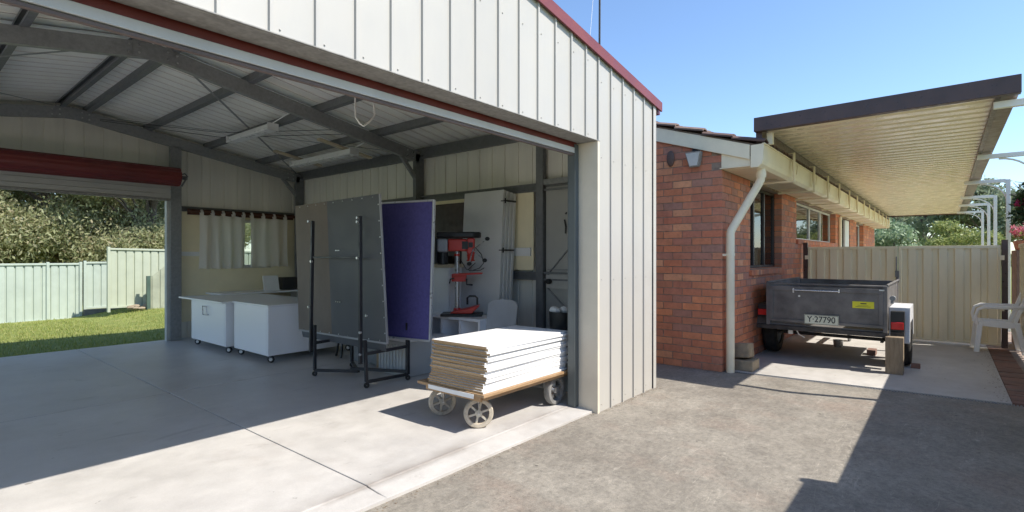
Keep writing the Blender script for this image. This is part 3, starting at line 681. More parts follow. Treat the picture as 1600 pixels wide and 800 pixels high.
def tree(name, label, x, y, z0, h, r, m, n=14000, size=.10, clumps=26, trunk_r=.14, crown_from=.3, cat='tree', group=None, flat=.75, droop=.3, spread=1.0):
    t = thing(name, label, cat, (x, y, z0), 0, group)
    tips = []; tb = MB()
    tb.tube([(0, 0, -.1), (.05, .03, h * .25), (random.uniform(-.2, .2), random.uniform(-.2, .2), h * .55), (random.uniform(-.3, .3), random.uniform(-.3, .3), h * .85)], [trunk_r, trunk_r * .8, trunk_r * .5, trunk_r * .15], 9)
    for i in range(clumps):
        a = 6.283 * i / clumps * 2.4 + random.uniform(-.3, .3); zz = crown_from + (1 - crown_from) * (i + .5) / clumps
        rr = r * spread * math.sqrt(max(.08, 1 - ((zz - .55) / .5) ** 2)) * random.uniform(.35, .95)
        c = Vector((math.cos(a) * rr, math.sin(a) * rr, h * zz)); tips.append(c)
        base = Vector((0, 0, h * max(.15, zz - .28))); mid = base.lerp(c, .5) + Vector((0, 0, h * .03))
        tb.tube([base, mid, c], [trunk_r * .38, trunk_r * .22, trunk_r * .06], 5)
    tb.build('trunk', bark, t, world=False, smooth=True)
    V, nn_ = leaves([tuple(c) for c in tips], [random.uniform(.22, .42) * r for _ in tips], n, size, flat, droop)
    leafmesh('crown', V, nn_, m, t); return t
tl = ['broad olive tree behind the green fence, far left of the rear opening', 'olive tree behind the green fence, second from the left of the rear opening',
      'tall olive tree above the post between the lower green fence bays', 'olive tree behind the step up in the green fence', 'olive tree at the right of the rear opening with a gap of sky beside it',
      'olive tree beyond the tallest fence, mostly behind the door post']
for i, (x, y, h, r) in enumerate([(-.5, 22.5, 7.2, 3.4), (2.2, 23.5, 7.0, 3.0), (4.3, 22.6, 7.4, 3.2), (7.0, 24.0, 7.8, 3.2), (5.9, 21.0, 6.0, 2.3), (9.8, 26.0, 7.0, 2.8)]):
    tree('olive_tree', tl[i], x, y, -.35, h, r, leafolive, 70000, .062, 60, .16, .06, group='olive trees behind the rear fence', flat=.8, droop=.8)

# ================================================================ HOUSE
HX, HY = 6.284, 2.017
house = thing('brick_house', 'single storey red brick house with brown tiled roof and cream gutters', 'house', (HX, HY, 0))
HE = 23.2; WD = .11
def zb(y): return 2.43 + .318 * (y - 1.586)             # underside of the verge board
W = [  # openings in the long side wall: x0,x1,z0,z1
    (7.43, 9.18, 1.19, 2.35), (10.25, 14.45, 1.66, 2.35), (15.2, 16.9, .0, 2.32), (18.2, 19.9, 1.3, 2.32)]
def grid_rects(u0, u1, z0, z1, holes):
    us = sorted({u0, u1, *[h[0] for h in holes], *[h[1] for h in holes]}); r = []
    for a, b_ in zip(us, us[1:]):
        hs = sorted([(h[2], h[3]) for h in holes if h[0] <= a and h[1] >= b_]); z = z0
        for (c, d_) in hs:
            if c > z: r.append((a, b_, z, c))
            z = max(z, d_)
        if z < z1: r.append((a, b_, z, z1))
    return r
wm = MB()
for (a, b_, c, d_) in grid_rects(HX + .118, HE, -.05, 2.39, [(h[0] - .008, h[1] + .008, h[2] - .008, h[3]) for h in W]): wm.box(a, b_, HY + .006, HY + WD - .006, c, d_)
wm.prism([(HX + .006, HY + .006, -.05), (HX + .006, 9.0, -.05), (HX + .006, 9.0, zb(6.2) + .1), (HX + .006, 6.2, zb(6.2) + .1), (HX + .006, HY + .006, zb(HY) + .05)], (.11, 0, 0))
wm.box(HX + .12, HE, 9, 9.1, -.05, 2.5); wm.box(HE - .1, HE, HY + WD, 9, -.05, 2.5)
wall = wm.build('wall', mort, house)
# bricks
CH, BH = .0877, .0775
cache = {}
def bmesh_(lx, ly):
    k_ = (round(lx, 3), round(ly, 3))
    if k_ not in cache:
        b_ = MB(); e = .004; x, y = k_[0], k_[1]
        # chamfered box, 24 verts kept light: a box with bevelled outline
        b_.box(0, x, 0, y, 0, BH); cache[k_] = b_.mesh('brick', brickm)
    return cache[k_]
bl = []   # (distance key, x, y, z, lx, ly)
def clip(a, b_, z, holes):
    segs = [(a, b_)]
    for (h0, h1, hz0, hz1) in holes:
        if z + BH > hz0 + .02 and z < hz1 - .02:
            ns = []
            for (p, q) in segs:
                if q <= h0 or p >= h1: ns.append((p, q)); continue
                if p < h0: ns.append((p, h0))
                if q > h1: ns.append((h1, q))
            segs = ns
    return [s_ for s_ in segs if s_[1] - s_[0] > .012]
nc = 34
for c in range(nc):
    z = .006 + c * CH
    odd = c % 2
    # gable face
    y = HY if not odd else HY + .12
    while y < 3.3:
        if z + BH < zb(y + .1) + .10: bl.append((HX, y, z, .11, .23))
        y += .24
    if z + BH > 2.40: continue
    x = HX + .12 if not odd else HX
    while x < HE:
        for (p, q) in clip(x, min(x + .23, HE), z, W): bl.append((p, HY, z, q - p, .11))
        x += .24
bl.sort(key=lambda b_: (b_[0] - (3.0 if b_[3] == .11 and b_[4] == .23 else 0)))
NB = 296
for (x, y, z, lx, ly) in bl[:NB]:
    inst('brick', bmesh_(lx, ly), wall, (x + random.uniform(-.0015, .0015), y + random.uniform(-.0015, .0015), z))
bs = MB()
for (x, y, z, lx, ly) in bl[NB:]: bs.box(x, x + lx, y + random.uniform(-.001, .001), y + ly, z, z + BH)
tag(bs.build('brickwork', brickm, wall), kind='stuff')
# sloping brick sills
for wi, (x0, x1, z0, z1) in enumerate(W):
    if wi == 2: continue
    n = int((x1 - x0 + .1) / .086)
    for i in range(n):
        if wi == 0 or wi == 1:
            me = MB(); xx = x0 - .04 + i * .086
            me.prism([(xx, HY - .035, z0 - .09), (xx, HY + .10, z0 - .075), (xx, HY + .10, z0 + .0), (xx, HY - .035, z0 - .022)], (.076, 0, 0)); me.build('sill_brick', brickm, wall)
# windows
def hwindow(x0, x1, z0, z1, fm, panes, y=HY + .115, curtain=True):
    f = MB(); t = .035
    f.box(x0, x1, y, y + .05, z0 + .0, z0 + t); f.box(x0, x1, y, y + .05, z1 - t, z1)
    f.box(x0, x0 + t, y, y + .05, z0 + t, z1 - t); f.box(x1 - t, x1, y, y + .05, z0 + t, z1 - t)
    fo = f.build('window', fm, house, bevel=.003)
    for p in panes[1:-1]:
        m_ = MB(); m_.box(x0 + (x1 - x0) * p - .025, x0 + (x1 - x0) * p + .025, y - .004, y + .045, z0 + t, z1 - t); m_.build('mullion', fm, fo)
    for a, b_ in zip(panes, panes[1:]):
        m_ = MB(); m_.box(x0 + (x1 - x0) * a + .026, x0 + (x1 - x0) * b_ - .026, y + .02, y + .025, z0 + t, z1 - t); m_.build('pane', glass, fo)
    return fo
w1 = hwindow(7.43, 9.18, 1.19, 2.35, winframe, (0, .34, .66, 1))
w2 = hwindow(10.25, 14.45, 1.66, 2.35, whitep, (0, .12, .42, .70, 1))
w4 = hwindow(18.2, 19.9, 1.3, 2.32, whitep, (0, .5, 1))
# dim rooms behind the glass, blinds drawn across part of it
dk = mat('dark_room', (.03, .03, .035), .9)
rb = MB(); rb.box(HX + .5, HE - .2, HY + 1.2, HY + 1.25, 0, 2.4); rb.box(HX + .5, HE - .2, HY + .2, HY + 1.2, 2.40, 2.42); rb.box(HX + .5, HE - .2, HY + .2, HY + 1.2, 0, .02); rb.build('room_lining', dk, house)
blind = mat('blind_fabric', (.36, .33, .27), .8, dirt=.05)
for (x0, x1, z0, z1, mm) in ((8.05, 8.55, 1.22, 2.32, blind), (10.3, 10.75, 1.7, 2.3, blind), (12.1, 13.15, 1.7, 2.3, blind), (13.9, 14.4, 1.7, 2.3, blind)):
    m_ = MB(); n = max(4, int((x1 - x0) / .12)); pr = []
    for i in range(n + 1): pr.append((x0 + (x1 - x0) * i / n, HY + .22 + .02 * (i % 2)))
    for (a, b_) in zip(pr, pr[1:]): m_.prism([(a[0], a[1], z0), (b_[0], b_[1], z0), (b_[0], b_[1] + .004, z0), (a[0], a[1] + .004, z0)], (0, 0, z1 - z0))
    m_.build('curtain', mm, house)
m_ = MB(); m_.box(15.25, 16.1, HY + .10, HY + .14, 0, 2.1); m_.build('door', brownw, house)
m_ = MB(); m_.box(16.15, 16.85, HY + .02, HY + .06, 0, 2.3); m_.build('door_screen', whitep, house)
m_ = MB(); m_.cyl((14.85, HY - .04, 0), (14.85, HY - .04, 2.3), .04, n=10); m_.build('downpipe', creamh, house, smooth=True)
# eaves: soffit, fascia, gutter, verge board
SO = 2.375
m_ = MB(); m_.box(HX - .02, HE, 1.69, HY + .02, SO, SO + .012); m_.build('soffit', creamh, house)
m_ = MB()
for x in np.arange(HX + .1, HE, 1.2): m_.box(x, x + .03, 1.70, HY + .005, SO - .006, SO - .0005)
m_.build('soffit_joint_strip', creamh, house)
gp = [(1.575, 2.61), (1.545, 2.615), (1.545, 2.600), (1.558, 2.60), (1.560, 2.43), (1.575, 2.385), (1.61, 2.352), (1.688, 2.352), (1.688, 2.60), (1.680, 2.60), (1.680, 2.36), (1.615, 2.36), (1.582, 2.39), (1.568, 2.435), (1.566, 2.607)]
m_ = MB(); m_.prism([(HX - .045, y, z) for y, z in gp], (HE - HX + .05, 0, 0)); m_.build('gutter', creamh, house)
m_ = MB(); m_.prism([(HX - .050, y, z) for y, z in [(1.55, 2.605), (1.56, 2.43), (1.575, 2.385), (1.61, 2.352), (1.688, 2.352), (1.688, 2.60)]], (.004, 0, 0)); m_.build('gutter_end', creamh, house)
vb = MB(); vb.prism([(HX - .045, 1.70, zb(1.70) - .02), (HX - .045, 6.2, zb(6.2)), (HX - .045, 6.2, zb(6.2) + .19), (HX - .045, 1.70, zb(1.70) + .145)], (.025, 0, 0)); vb.build('verge_board', creamh, house, bevel=.003)
vb = MB(); vb.prism([(HX - .018, 1.70, SO + .013), (HX - .018, HY + .0, SO + .013), (HX - .018, HY + .0, zb(HY) + .04), (HX - .018, 1.70, zb(1.70) + .02)], (.012, 0, 0)); vb.build('eave_end', creamh, house)
# roof: base plane with tiles near the verge built one by one, the rest joined
def zt(y): return 2.60 + .33 * (y - 1.586)
rs = MB(); rs.prism([(HX - .01, 1.60, zt(1.60) - .005), (HX - .01, 6.2, zt(6.2)), (HX - .01, 10.8, zt(1.60)), (HX - .01, 10.8, zt(1.6) - .03), (HX - .01, 6.2, zt(6.2) - .04), (HX - .01, 1.60, zt(1.60) - .04)], (HE - HX + .2, 0, 0)); roofo = rs.build('roof', mort, house)
def tile_mb(mb, x, y, s_=1):
    L = .33; wd = .30; sl = .33; n = 5
    pr = [(-.02, .0), (.03, .028), (.10, .03), (.15, .004), (.20, .028), (.27, .03), (wd, .0)]
    V = []; k_ = len(pr)
    for yy, up in ((y - .02, .042), (y + L, .006)):
        for (a, h) in pr: V.append((x + a, yy, zt(yy) + h + up))
        for (a, h) in pr: V.append((x + a, yy, zt(yy) + h + up - .018))
    F = []
    for i in range(k_ - 1):
        F += [(i, i + 1, 2 * k_ + i + 1, 2 * k_ + i), (i, k_ + i, k_ + i + 1, i + 1), (k_ + i, 3 * k_ + i, 3 * k_ + i + 1, k_ + i + 1)]
    F += [(0, 2 * k_, 3 * k_, k_), (k_ - 1, 2 * k_ - 1, 4 * k_ - 1, 3 * k_ - 1)]
    mb.add(V, F); return mb
for j in range(14):
    for i in range(4):
        mb = MB(); tile_mb(mb, HX - .06 + i * .29, 1.56 + j * .335); ob = mb.build('roof_tile', tilem, roofo); ob.location.z += random.uniform(-.006, .012); ob.location.x += random.uniform(-.008, .008)
mb = MB()
for j in range(14):
    for i in range(4, 56): tile_mb(mb, HX - .06 + i * .29, 1.56 + j * .335)
tag(mb.build('roof_tiling', tilem, roofo), kind='stuff')
# flood light, vent, downpipe on the gable
m_ = thing('flood_light', 'small silver flood light on the brick gable under the verge', 'flood light', (HX, 2.32, 2.5))
q = MB(); q.prism([(HX - .05, 2.40, 2.60), (HX - .05, 2.23, 2.60), (HX - .07, 2.25, 2.44), (HX - .07, 2.38, 2.44)], (.03, 0, 0)); q.prism([(HX - .13, 2.41, 2.595), (HX - .13, 2.22, 2.595), (HX - .10, 2.26, 2.42), (HX - .10, 2.37, 2.42)], (.05, 0, 0)); q.build('lamp_housing', galvl, m_, bevel=.006)
q = MB(); q.prism([(HX - .136, 2.395, 2.58), (HX - .136, 2.235, 2.58), (HX - .108, 2.27, 2.435), (HX - .108, 2.36, 2.435)], (.004, 0, 0)); q.build('lamp_glass', mat('lamp_glass', (.6, .62, .62), .1), m_)
q = MB(); q.cyl((HX - .05, 2.315, 2.56), (HX + .002, 2.315, 2.60), .012, n=8); q.box(HX - .02, HX + .0, 2.27, 2.36, 2.60, 2.68); q.build('bracket', blackp, m_)
m_ = MB(); m_.sphere((HX - .02, 2.63, 2.565), .05, 14, sc=(.5, 1, 2.0)); tag(m_.build('wall_vent', mat('vent_brown', (.12, .075, .06), .6), smooth=True), 'small dark oval vent cover on the brick gable left of the flood light', 'vent')
PX, PY = 6.36, 1.945
dp = MB(); dp.tube([(PX, PY, .0), (PX, PY, 1.62), (PX + .005, PY - .008, 1.66), (PX + .02, PY - .02, 1.69), (6.47, 1.665, 2.19), (6.475, 1.645, 2.235), (6.475, 1.64, 2.28), (6.475, 1.64, 2.36)], .046, 18)
dpo = dp.build('downpipe', creamh, house, smooth=True); tag(dpo, 'cream downpipe at the corner')
for z in (1.36, 2.26):
    m_ = MB(); 
    if z < 2: m_.cyl((PX, PY, z), (PX, PY, z + .03), .050, n=18); m_.box(PX - .06, PX + .0, PY + .03, PY + .075, z, z + .025)
    else: m_.cyl((6.475, 1.64, z), (6.475, 1.64, z + .07), .054, n=18)
    m_.build('pipe_collar', creamh, dpo, smooth=True)
# TV mast on the roof
t = thing('tv_mast', 'thin dark television mast with stay wires above the shed roof', 'mast', (8.6, 5.0, 3.7))
m_ = MB(); m_.cyl((8.6, 5.0, 3.6), (8.64, 5.0, 8.2), .02, n=8); m_.build('pole', blackp, t)
m_ = MB(); m_.tube([(8.64, 5.0, 7.9), (8.45, 5.1, 5.5), (8.2, 5.3, 3.6)], .004, 5); m_.tube([(8.64, 5, 7.6), (9.6, 5.6, 3.7)], .003, 5); m_.build('stay_wire', plasticw, t)

# fallen leaves and grit gathered along edges
q = MB()
def bit(x, y, z, r_):
    a = random.uniform(0, 6.28); c, s_ = math.cos(a) * r_, math.sin(a) * r_; h = random.uniform(.001, r_ * .5)
    q.add([(x - c, y - s_, z + .001), (x + s_ * .5, y - c * .5, z + h), (x + c, y + s_, z + .002), (x - s_ * .5, y + c * .5, z + h * .6), (x, y, z + h + .001)], [(0, 1, 4), (1, 2, 4), (2, 3, 4), (3, 0, 4)])
for _ in range(420): bit(random.uniform(1.0, 5.1), 2.40 - abs(random.gauss(0, .03)) - .03, 0, random.uniform(.002, .008))
for _ in range(160): bit(random.uniform(3.98, 5.14), 2.31 - abs(random.gauss(0, .02)), 0, random.uniform(.002, .009))
for _ in range(200): bit(random.uniform(6.7, 10.4), -.46 + abs(random.gauss(0, .05)), 0, random.uniform(.003, .012))
for _ in range(140): bit(random.uniform(6.3, 10.4), 2.0 - abs(random.gauss(0, .06)), 0, random.uniform(.003, .012))
for _ in range(90): bit(6.26 - abs(random.gauss(0, .05)), random.uniform(2.02, 3.4), 0, random.uniform(.003, .012))
for _ in range(150): bit(random.uniform(1.2, 6.3), random.uniform(-.4, 2.3), 0, random.uniform(.0015, .006))
for _ in range(40): bit(random.uniform(6.8, 10.4), random.uniform(-.3, 1.9), 0, random.uniform(.003, .010))
tag(q.build('leaf_litter', brickmat('litter', [(.12, .08, .05), (.22, .15, .09), (.08, .06, .045), (.3, .24, .16)], .1)), 'dry leaf scraps and grit scattered along the concrete edges', 'leaf litter', kind='stuff')

# ================================================================ CARPORT ROOF
CX0, CX1, CY0, CY1, CZ = 6.25, 23.3, -.50, 1.66, 2.77
cp = thing('patio_roof', 'long cream ribbed flat roof with dark brown fascia beside the house', 'patio cover', (CX0, .6, CZ))
m_ = MB(); m_.prism([(CX0, CY0, CZ - .005), (CX0, CY1, CZ - .02), (CX0, CY1, CZ + .135), (CX0, CY0, CZ + .155)], (.035, 0, 0))
m_.prism([(CX0 + .036, CY0, CZ - .005), (CX0 + .036, CY1, CZ - .02), (CX0 + .036, CY1, CZ - .012), (CX0 + .036, CY0, CZ + .003)], (.05, 0, 0)); m_.build('front_fascia', fasc, cp, bevel=.004)
m_ = MB(); m_.box(CX1 - .04, CX1, CY0, CY1, CZ - .01, CZ + .13); m_.build('rear_fascia', fasc, cp)
# inner channel and outer gutter
m_ = MB(); m_.box(CX0 + .087, CX1 - .041, CY1 - .065, CY1 - .0, CZ - .15, CZ + .028); m_.build('inner_beam', fasc, cp, bevel=.003)
m_ = MB(); m_.box(CX0 + .087, CX1 - .041, CY0 + .01, CY0 + .125, CZ + .0, CZ + .10); m_.build('outer_gutter', mat('grey_brown_gutter', (.16, .115, .10), .4), cp, bevel=.004)
m_ = MB(); m_.box(CX0 + .087, CX1 - .041, CY0 + .126, CY0 + .165, CZ - .008, CZ + .028); m_.build('outer_beam', fasc, cp)
x = CX0 + .09; k = 0
while x < CX1 - .05:
    pr = [(0, .028), (.030, .028), (.048, 0), (.190, 0), (.208, .028), (.24, .028)]
    V = []; n = len(pr)
    y0, y1 = CY0 + .130, CY1 - .03
    for yy in (y0, y1):
        for (a, h) in pr: V.append((x + a, yy, CZ + .03 + h))
    for yy in (y0, y1):
        for (a, h) in pr: V.append((x + a, yy, CZ + .0325 + h))
    F = []
    for i in range(n - 1): F += [(i, n + i, n + i + 1, i + 1), (2 * n + i, 2 * n + i + 1, 3 * n + i + 1, 3 * n + i)]
    m_ = MB(); m_.add(V, F); m_.build('roof_sheet', roofcream, cp); x += .2401; k += 1
# white pergola arms and posts along the boundary
arm = thing('pergola_frame', 'white steel post with an arm and curved brace, first along the boundary, nearest', 'pergola frame', (6.45, -.93, 0), group='white posts carrying the patio roof')
q = MB(); q.box(-.03, .03, -.03, .03, 0, 2.74); q.build('post', whitep, arm, world=False, bevel=.003)
q = MB(); q.box(-.03, .03, -.03, .53, 2.701, 2.761) if False else q.box(-.029, .029, .031, .60, 2.69, 2.75); q.build('arm', whitep, arm, world=False, bevel=.003)
q = MB(); pts = [(0, .02 + .36 * (1 - math.cos(a)) , 2.35 + .33 * math.sin(a)) for a in [math.pi / 2 * i / 8 for i in range(9)]]; q.tube(pts, .012, 8); q.build('curved_brace', whitep, arm, world=False, smooth=True)
al = ['white post with arm and curved brace, second along the boundary', 'white post behind the gate with its arm, first one wholly seen above it', 'white post with arm, next beyond the one nearest the gate',
      'white post with arm, second last along the boundary', 'white post with arm, farthest along the boundary']
for i, x in enumerate((9.7, 12.96, 16.2, 18.6, 21.6)): copy_tree(arm, (x, -.93 if x < 11 else -.86, 0), label=al[i])
# brackets between eave and roof
bx = [7.53, 8.87, 10.06, 11.26, 12.57, 13.79, 15.07, 16.19, 17.46, 18.68, 19.89, 21.12, 22.14]
for i, x in enumerate(bx):
    m_ = MB(); m_.box(x - .026, x + .026, 1.500, 1.520, 2.312, 2.68) ; m_.box(x - .026, x + .026, 1.521, 2.0, 2.312, 2.334)
    m_.box(x - .02, x + .02, 1.500, 1.60, 2.681, 2.69); m_.build('bracket', creamh, cp)
    m_ = MB(); m_.tube([(x + .05, 1.535, 2.60), (x + .02, 1.532, 2.50), (x + .10, 1.53, 2.40), (x + .25, 1.53, 2.44), (x + .33, 1.535, 2.60)], .008, 6); m_.build('wire_loop', creamh, cp)
m_ = MB(); m_.box(6.40, 6.46, 1.50, 1.56, 2.62, 2.75); m_.build('bracket', creamh, cp)

# ================================================================ GATES and boundary fence
GX = 10.6
def gate(y0, y1, label, latch):
    t = thing('metal_gate', label, 'gate', (GX, (y0 + y1) / 2, 0))
    n = round((y1 - y0 - .08) / .192); pw = (y1 - y0 - .08) / n
    for i in range(n):
        u0_ = y0 + .04 + i * pw
        pr = [(0, 0), (pw * .30, 0), (pw * .38, -.032), (pw * .46, -.032), (pw * .54, -.032), (pw * .62, 0), (pw, 0)]
        mb = strip([(0, 0), (pw * .52, 0), (pw * .60, .030), (pw * .92, .030), (pw, 0)], .06, 1.475, 1.475)
        mb.v = [(GX + b_, u0_ + a, z) for (a, b_, z) in mb.v]; mb.f = [tuple(reversed(f)) for f in mb.f]; mb.build('gate_panel', fencecream, t)
    for (z0, z1) in ((1.475, 1.52), (.03, .06)):
        mb = MB(); mb.box(GX - .012, GX + .04, y0, y1, z0, z1); mb.build('rail', fencecream, t, bevel=.003)
    for y in (y0, y1 - .038):
        mb = MB(); mb.box(GX - .012, GX + .04, y, y + .038, .061, 1.474); mb.build('stile', fencecream, t, bevel=.003)
    if latch:
        mb = MB(); mb.box(GX - .06, GX - .013, y0 - .02, y0 + .03, 1.02, 1.12); mb.cyl((GX - .04, y0 + .0, 1.02), (GX - .04, y0 + .0, .93), .02, n=10); mb.build('latch', galvd, t)
        mb = MB(); mb.cyl((GX - .03, y0 + .015, .0), (GX - .03, y0 + .015, 1.35), .008, n=8); mb.build('drop_bolt', galv, t)
    return t
gate(.61, 1.90, 'cream ribbed metal gate leaf nearer the brick house, behind the trailer', True)
gate(-.625, .60, 'cream ribbed metal gate leaf beside the white plastic chair', False)
for (y, lab) in ((1.94, 'dark brown gate post against the brick wall'), (-.665, 'dark brown gate post behind the white plastic chair')):
    t = thing('gate_post', lab, 'gate post', (GX, y, 0))
    m_ = MB(); m_.box(GX - .03, GX + .04, y - .035, y + .035, 0, 1.60); m_.build('post', fasc, t, bevel=.003)
    for z in (.55, 1.30):
        m_ = MB(); m_.box(GX - .045, GX - .031, y - (.05 if y > 0 else -.005), y + (.005 if y > 0 else .055), z, z + .07); m_.build('hinge', creamh, t, bevel=.002)
# boundary fence: runs along the drive on the camera's right, steps up nearer the street
bf = thing('boundary_fence', 'cream ribbed boundary fence at the right edge behind the chair', 'fence', (9, -.76, 0))
def bfrun(x0, x1, h):
    n = round((x1 - x0) / .19); pw = (x1 - x0) / n
    for i in range(n):
        u0_ = x0 + i * pw
        mb = strip([(0, 0), (pw * .50, 0), (pw * .58, .03), (pw * .92, .03), (pw, 0)], .02, h - .02, h - .02)
        mb.v = [(u0_ + a, -.82 - b_, z) for (a, b_, z) in mb.v]; mb.f = [tuple(reversed(f)) for f in mb.f]; mb.build('fence_panel', fencecream, bf)
    mb = MB(); mb.box(x0, x1, -.86, -.805, h - .05, h); mb.build('top_rail', fencecream, bf, bevel=.003)
bfrun(9.0, 10.55, 1.53)
bfrun(4.07, 9.0, 1.66)
bfrun(-6.0, 4.07, 1.86)
for x in (4.03, 6.4, 8.99): 
    mb = MB(); mb.box(x - .03, x + .03, -.87, -.795, 0, 1.68 if x > 4.5 else 1.88); mb.build('fence_post', fencecream, bf)

# ================================================================ PLANTS beyond the gate
tree('gum_tree', 'tall dull green gum tree far beyond the gate, left of the white posts', 46, 1.2, -.3, 7.2, 4.2, leafdull, 9000, .16, 24, .2, .35, flat=.5, spread=1.1)
tree('gum_tree', 'dull green gum tree far beyond the gate, behind the white posts', 44, -1.9, -.3, 6.2, 2.9, leafdull, 9000, .15, 22, .18, .3, flat=.55)
tree('gum_tree', 'sparse grey green gum tree far beyond the gate, nearest the house end', 52, 4.6, -.3, 7.6, 3.6, leafdull, 6000, .18, 20, .18, .4, flat=.5)
tree('shrub', 'pale green shrub above the gate beside the end of the house', 27, 1.9, -.1, 2.9, 1.5, leafpale, 9000, .085, 20, .08, .3, cat='shrub', droop=1.0)
tree('shrub', 'yellow green rounded shrub above the second gate leaf', 30, -.35, -.1, 2.75, 1.5, leafyel, 9000, .07, 22, .08, .3, cat='shrub')
tree('shrub', 'small olive shrub between the white posts above the gate', 28, -1.45, -.1, 2.35, .7, leafyel, 3500, .07, 12, .05, .3, cat='shrub')
bv = thing('bougainvillea', 'dark leafed bougainvillea with magenta flowers above the fence at right edge', 'bush', (11.7, -1.25, 0))
q = MB()
for i in range(6): q.tube([(-.1 + .05 * i, 0, .0), (random.uniform(-.2, .2), random.uniform(-.15, .1), 1.4), (random.uniform(-.3, .3), random.uniform(-.1, .3), 2.1 + random.uniform(0, .4)), (random.uniform(-.4, .4), random.uniform(.1, .42), 2.35 + random.uniform(0, .35))], [.03, .02, .01, .004], 6)
q.build('stems', bark, bv, world=False)
V, n_ = leaves([(0, .0, 1.9), (.1, .1, 2.2), (-.1, .15, 2.45), (.3, -.2, 2.0), (-.25, -.3, 2.2), (0, .28, 2.0), (.1, .25, 2.3)], [.35, .32, .2, .4, .4, .2, .18], 3200, .05); leafmesh('leaves', V, n_, leafdark, bv)
V, n_ = leaves([(-.1, .12, 2.05), (.0, .33, 2.2), (-.2, .0, 2.4), (-.1, .2, 1.85)], [.11, .07, .07, .10], 420, .04); tag(leafmesh('flowers', V, n_, flower, bv), kind='stuff')
pt = thing('planter_box', 'terracotta trough of pink and white flowers on the fence top at right edge', 'planter', (11.0, -.95, 1.45))
q = MB(); q.prism([(-.28, -.12, 0), (-.28, .12, 0), (-.28, .15, .14), (-.28, -.15, .14)], (.6, 0, 0)); q.build('trough', terr, pt, world=False, bevel=.006)
V, n_ = leaves([(-.15, .02, .22), (.05, .04, .25), (.2, 0, .2)], [.13, .13, .12], 500, .03); leafmesh('foliage', V, n_, leafyel, pt)
V, n_ = leaves([(-.18, .06, .27), (.0, .08, .3), (.15, .06, .25)], [.12, .12, .1], 330, .028); tag(leafmesh('petals', V, n_, flowerp, pt), kind='stuff')
m_ = MB(); m_.box(10.66, 11.5, -1.1, -.80, .0, 1.445); tag(m_.build('pillar', paverm), 'low brick pier under the flower trough beyond the gate', 'brick pier')

# ================================================================ TRAILER
tr = thing('box_trailer', 'dark grey box trailer parked with its tailgate towards the camera', 'trailer', (8.4, 1.18, 0))
TX0, TX1, TY0, TY1, TZ0, TZ1 = 7.52, 9.45, .535, 1.825, .46, 1.0
m_ = MB(); m_.box(TX0, TX1, TY0, TY1, TZ0, TZ0 + .02); m_.box(TX0, TX1, TY0, TY0 + .02, TZ0 + .021, TZ1); m_.box(TX0, TX1, TY1 - .02, TY1, TZ0 + .021, TZ1); m_.box(TX1 - .02, TX1, TY0 + .021, TY1 - .021, TZ0 + .021, TZ1); m_.build('tray', trailerg, tr, bevel=.004)
m_ = MB(); m_.box(TX0 - .02, TX0 - .004, TY0 + .03, TY1 - .03, TZ0 + .05, TZ1 - .03); tg = m_.build('tailgate', trailerg, tr, bevel=.004)
for (a, b_, c, d_) in ((TY0 + .03, TY1 - .03, TZ1 - .085, TZ1 - .03), (TY0 + .03, TY1 - .03, TZ0 + .05, TZ0 + .085), (TY0 + .03, TY0 + .075, TZ0 + .086, TZ1 - .086), (TY1 - .075, TY1 - .03, TZ0 + .086, TZ1 - .086)):
    m_ = MB(); m_.box(TX0 - .036, TX0 - .021, a, b_, c, d_); m_.build('frame_rail', trailerg, tg, bevel=.003)
m_ = MB(); m_.cyl((TX0 - .045, 1.0, TZ1 - .075), (TX0 - .045, 1.52, TZ1 - .075), .008, n=8); m_.box(TX0 - .05, TX0 - .03, 1.50, 1.515, TZ1 - .11, TZ1 - .05); m_.box(TX0 - .05, TX0 - .03, 1.0, 1.015, TZ1 - .09, TZ1 - .05); m_.build('latch_bar', silver, tg)
m_ = MB(); m_.cyl((TX0 - .022, 1.445, TZ1 - .15), (TX0 - .03, 1.445, TZ1 - .15), .013, n=10); m_.build('bolt', silver, tg)
for (y) in (TY0 + .012, TY1 - .012):
    m_ = MB(); m_.box(TX0 - .03, TX0 + .02, y - .02, y + .02, TZ0, TZ1 + .005); m_.build('corner_post', trailerg, tr, bevel=.003)
for y in (TY0, TY1):
    m_ = MB(); m_.cyl((TX0 + .0, y, TZ1 + .012), (TX1, y, TZ1 + .012), .016, n=10); m_.build('top_rail', trailerg, tr, smooth=True)
m_ = MB(); m_.cyl((TX0 - .005, TY0, TZ1 + .0), (TX0 - .005, TY1, TZ1 + .0), .014, n=10); m_.build('top_rail', trailerg, tr, smooth=True)
m_ = MB(); m_.box(TX0 - .04, TX0 + .03, TY0 + .02, TY0 + .07, TZ1 - .05, TZ1 - .035); m_.build('catch', silver, tr)
m_ = MB()
m_.box(TX0 - .03, TX0 + .05, TY0 - .01, TY1 + .13, TZ0 - .055, TZ0 - .002); m_.box(TX0 + .1, 10.2, 1.16, 1.22, TZ0 - .06, TZ0 - .012); m_.box(TX0 + .051, TX1, TY0 + .05, TY0 + .09, TZ0 - .055, TZ0 - .002); m_.box(TX0 + .051, TX1, TY1 - .09, TY1 - .05, TZ0 - .055, TZ0 - .002)
m_.build('chassis', chass, tr, bevel=.002)
m_ = MB(); m_.cyl((8.2, TY0 - .16, .29), (8.2, TY1 + .14, .29), .022, n=10); m_.box(7.8, 8.6, TY0 + .055, TY0 + .085, .30, .33); m_.box(7.8, 8.6, TY1 - .085, TY1 - .055, .30, .33); m_.build('axle', chass, tr)
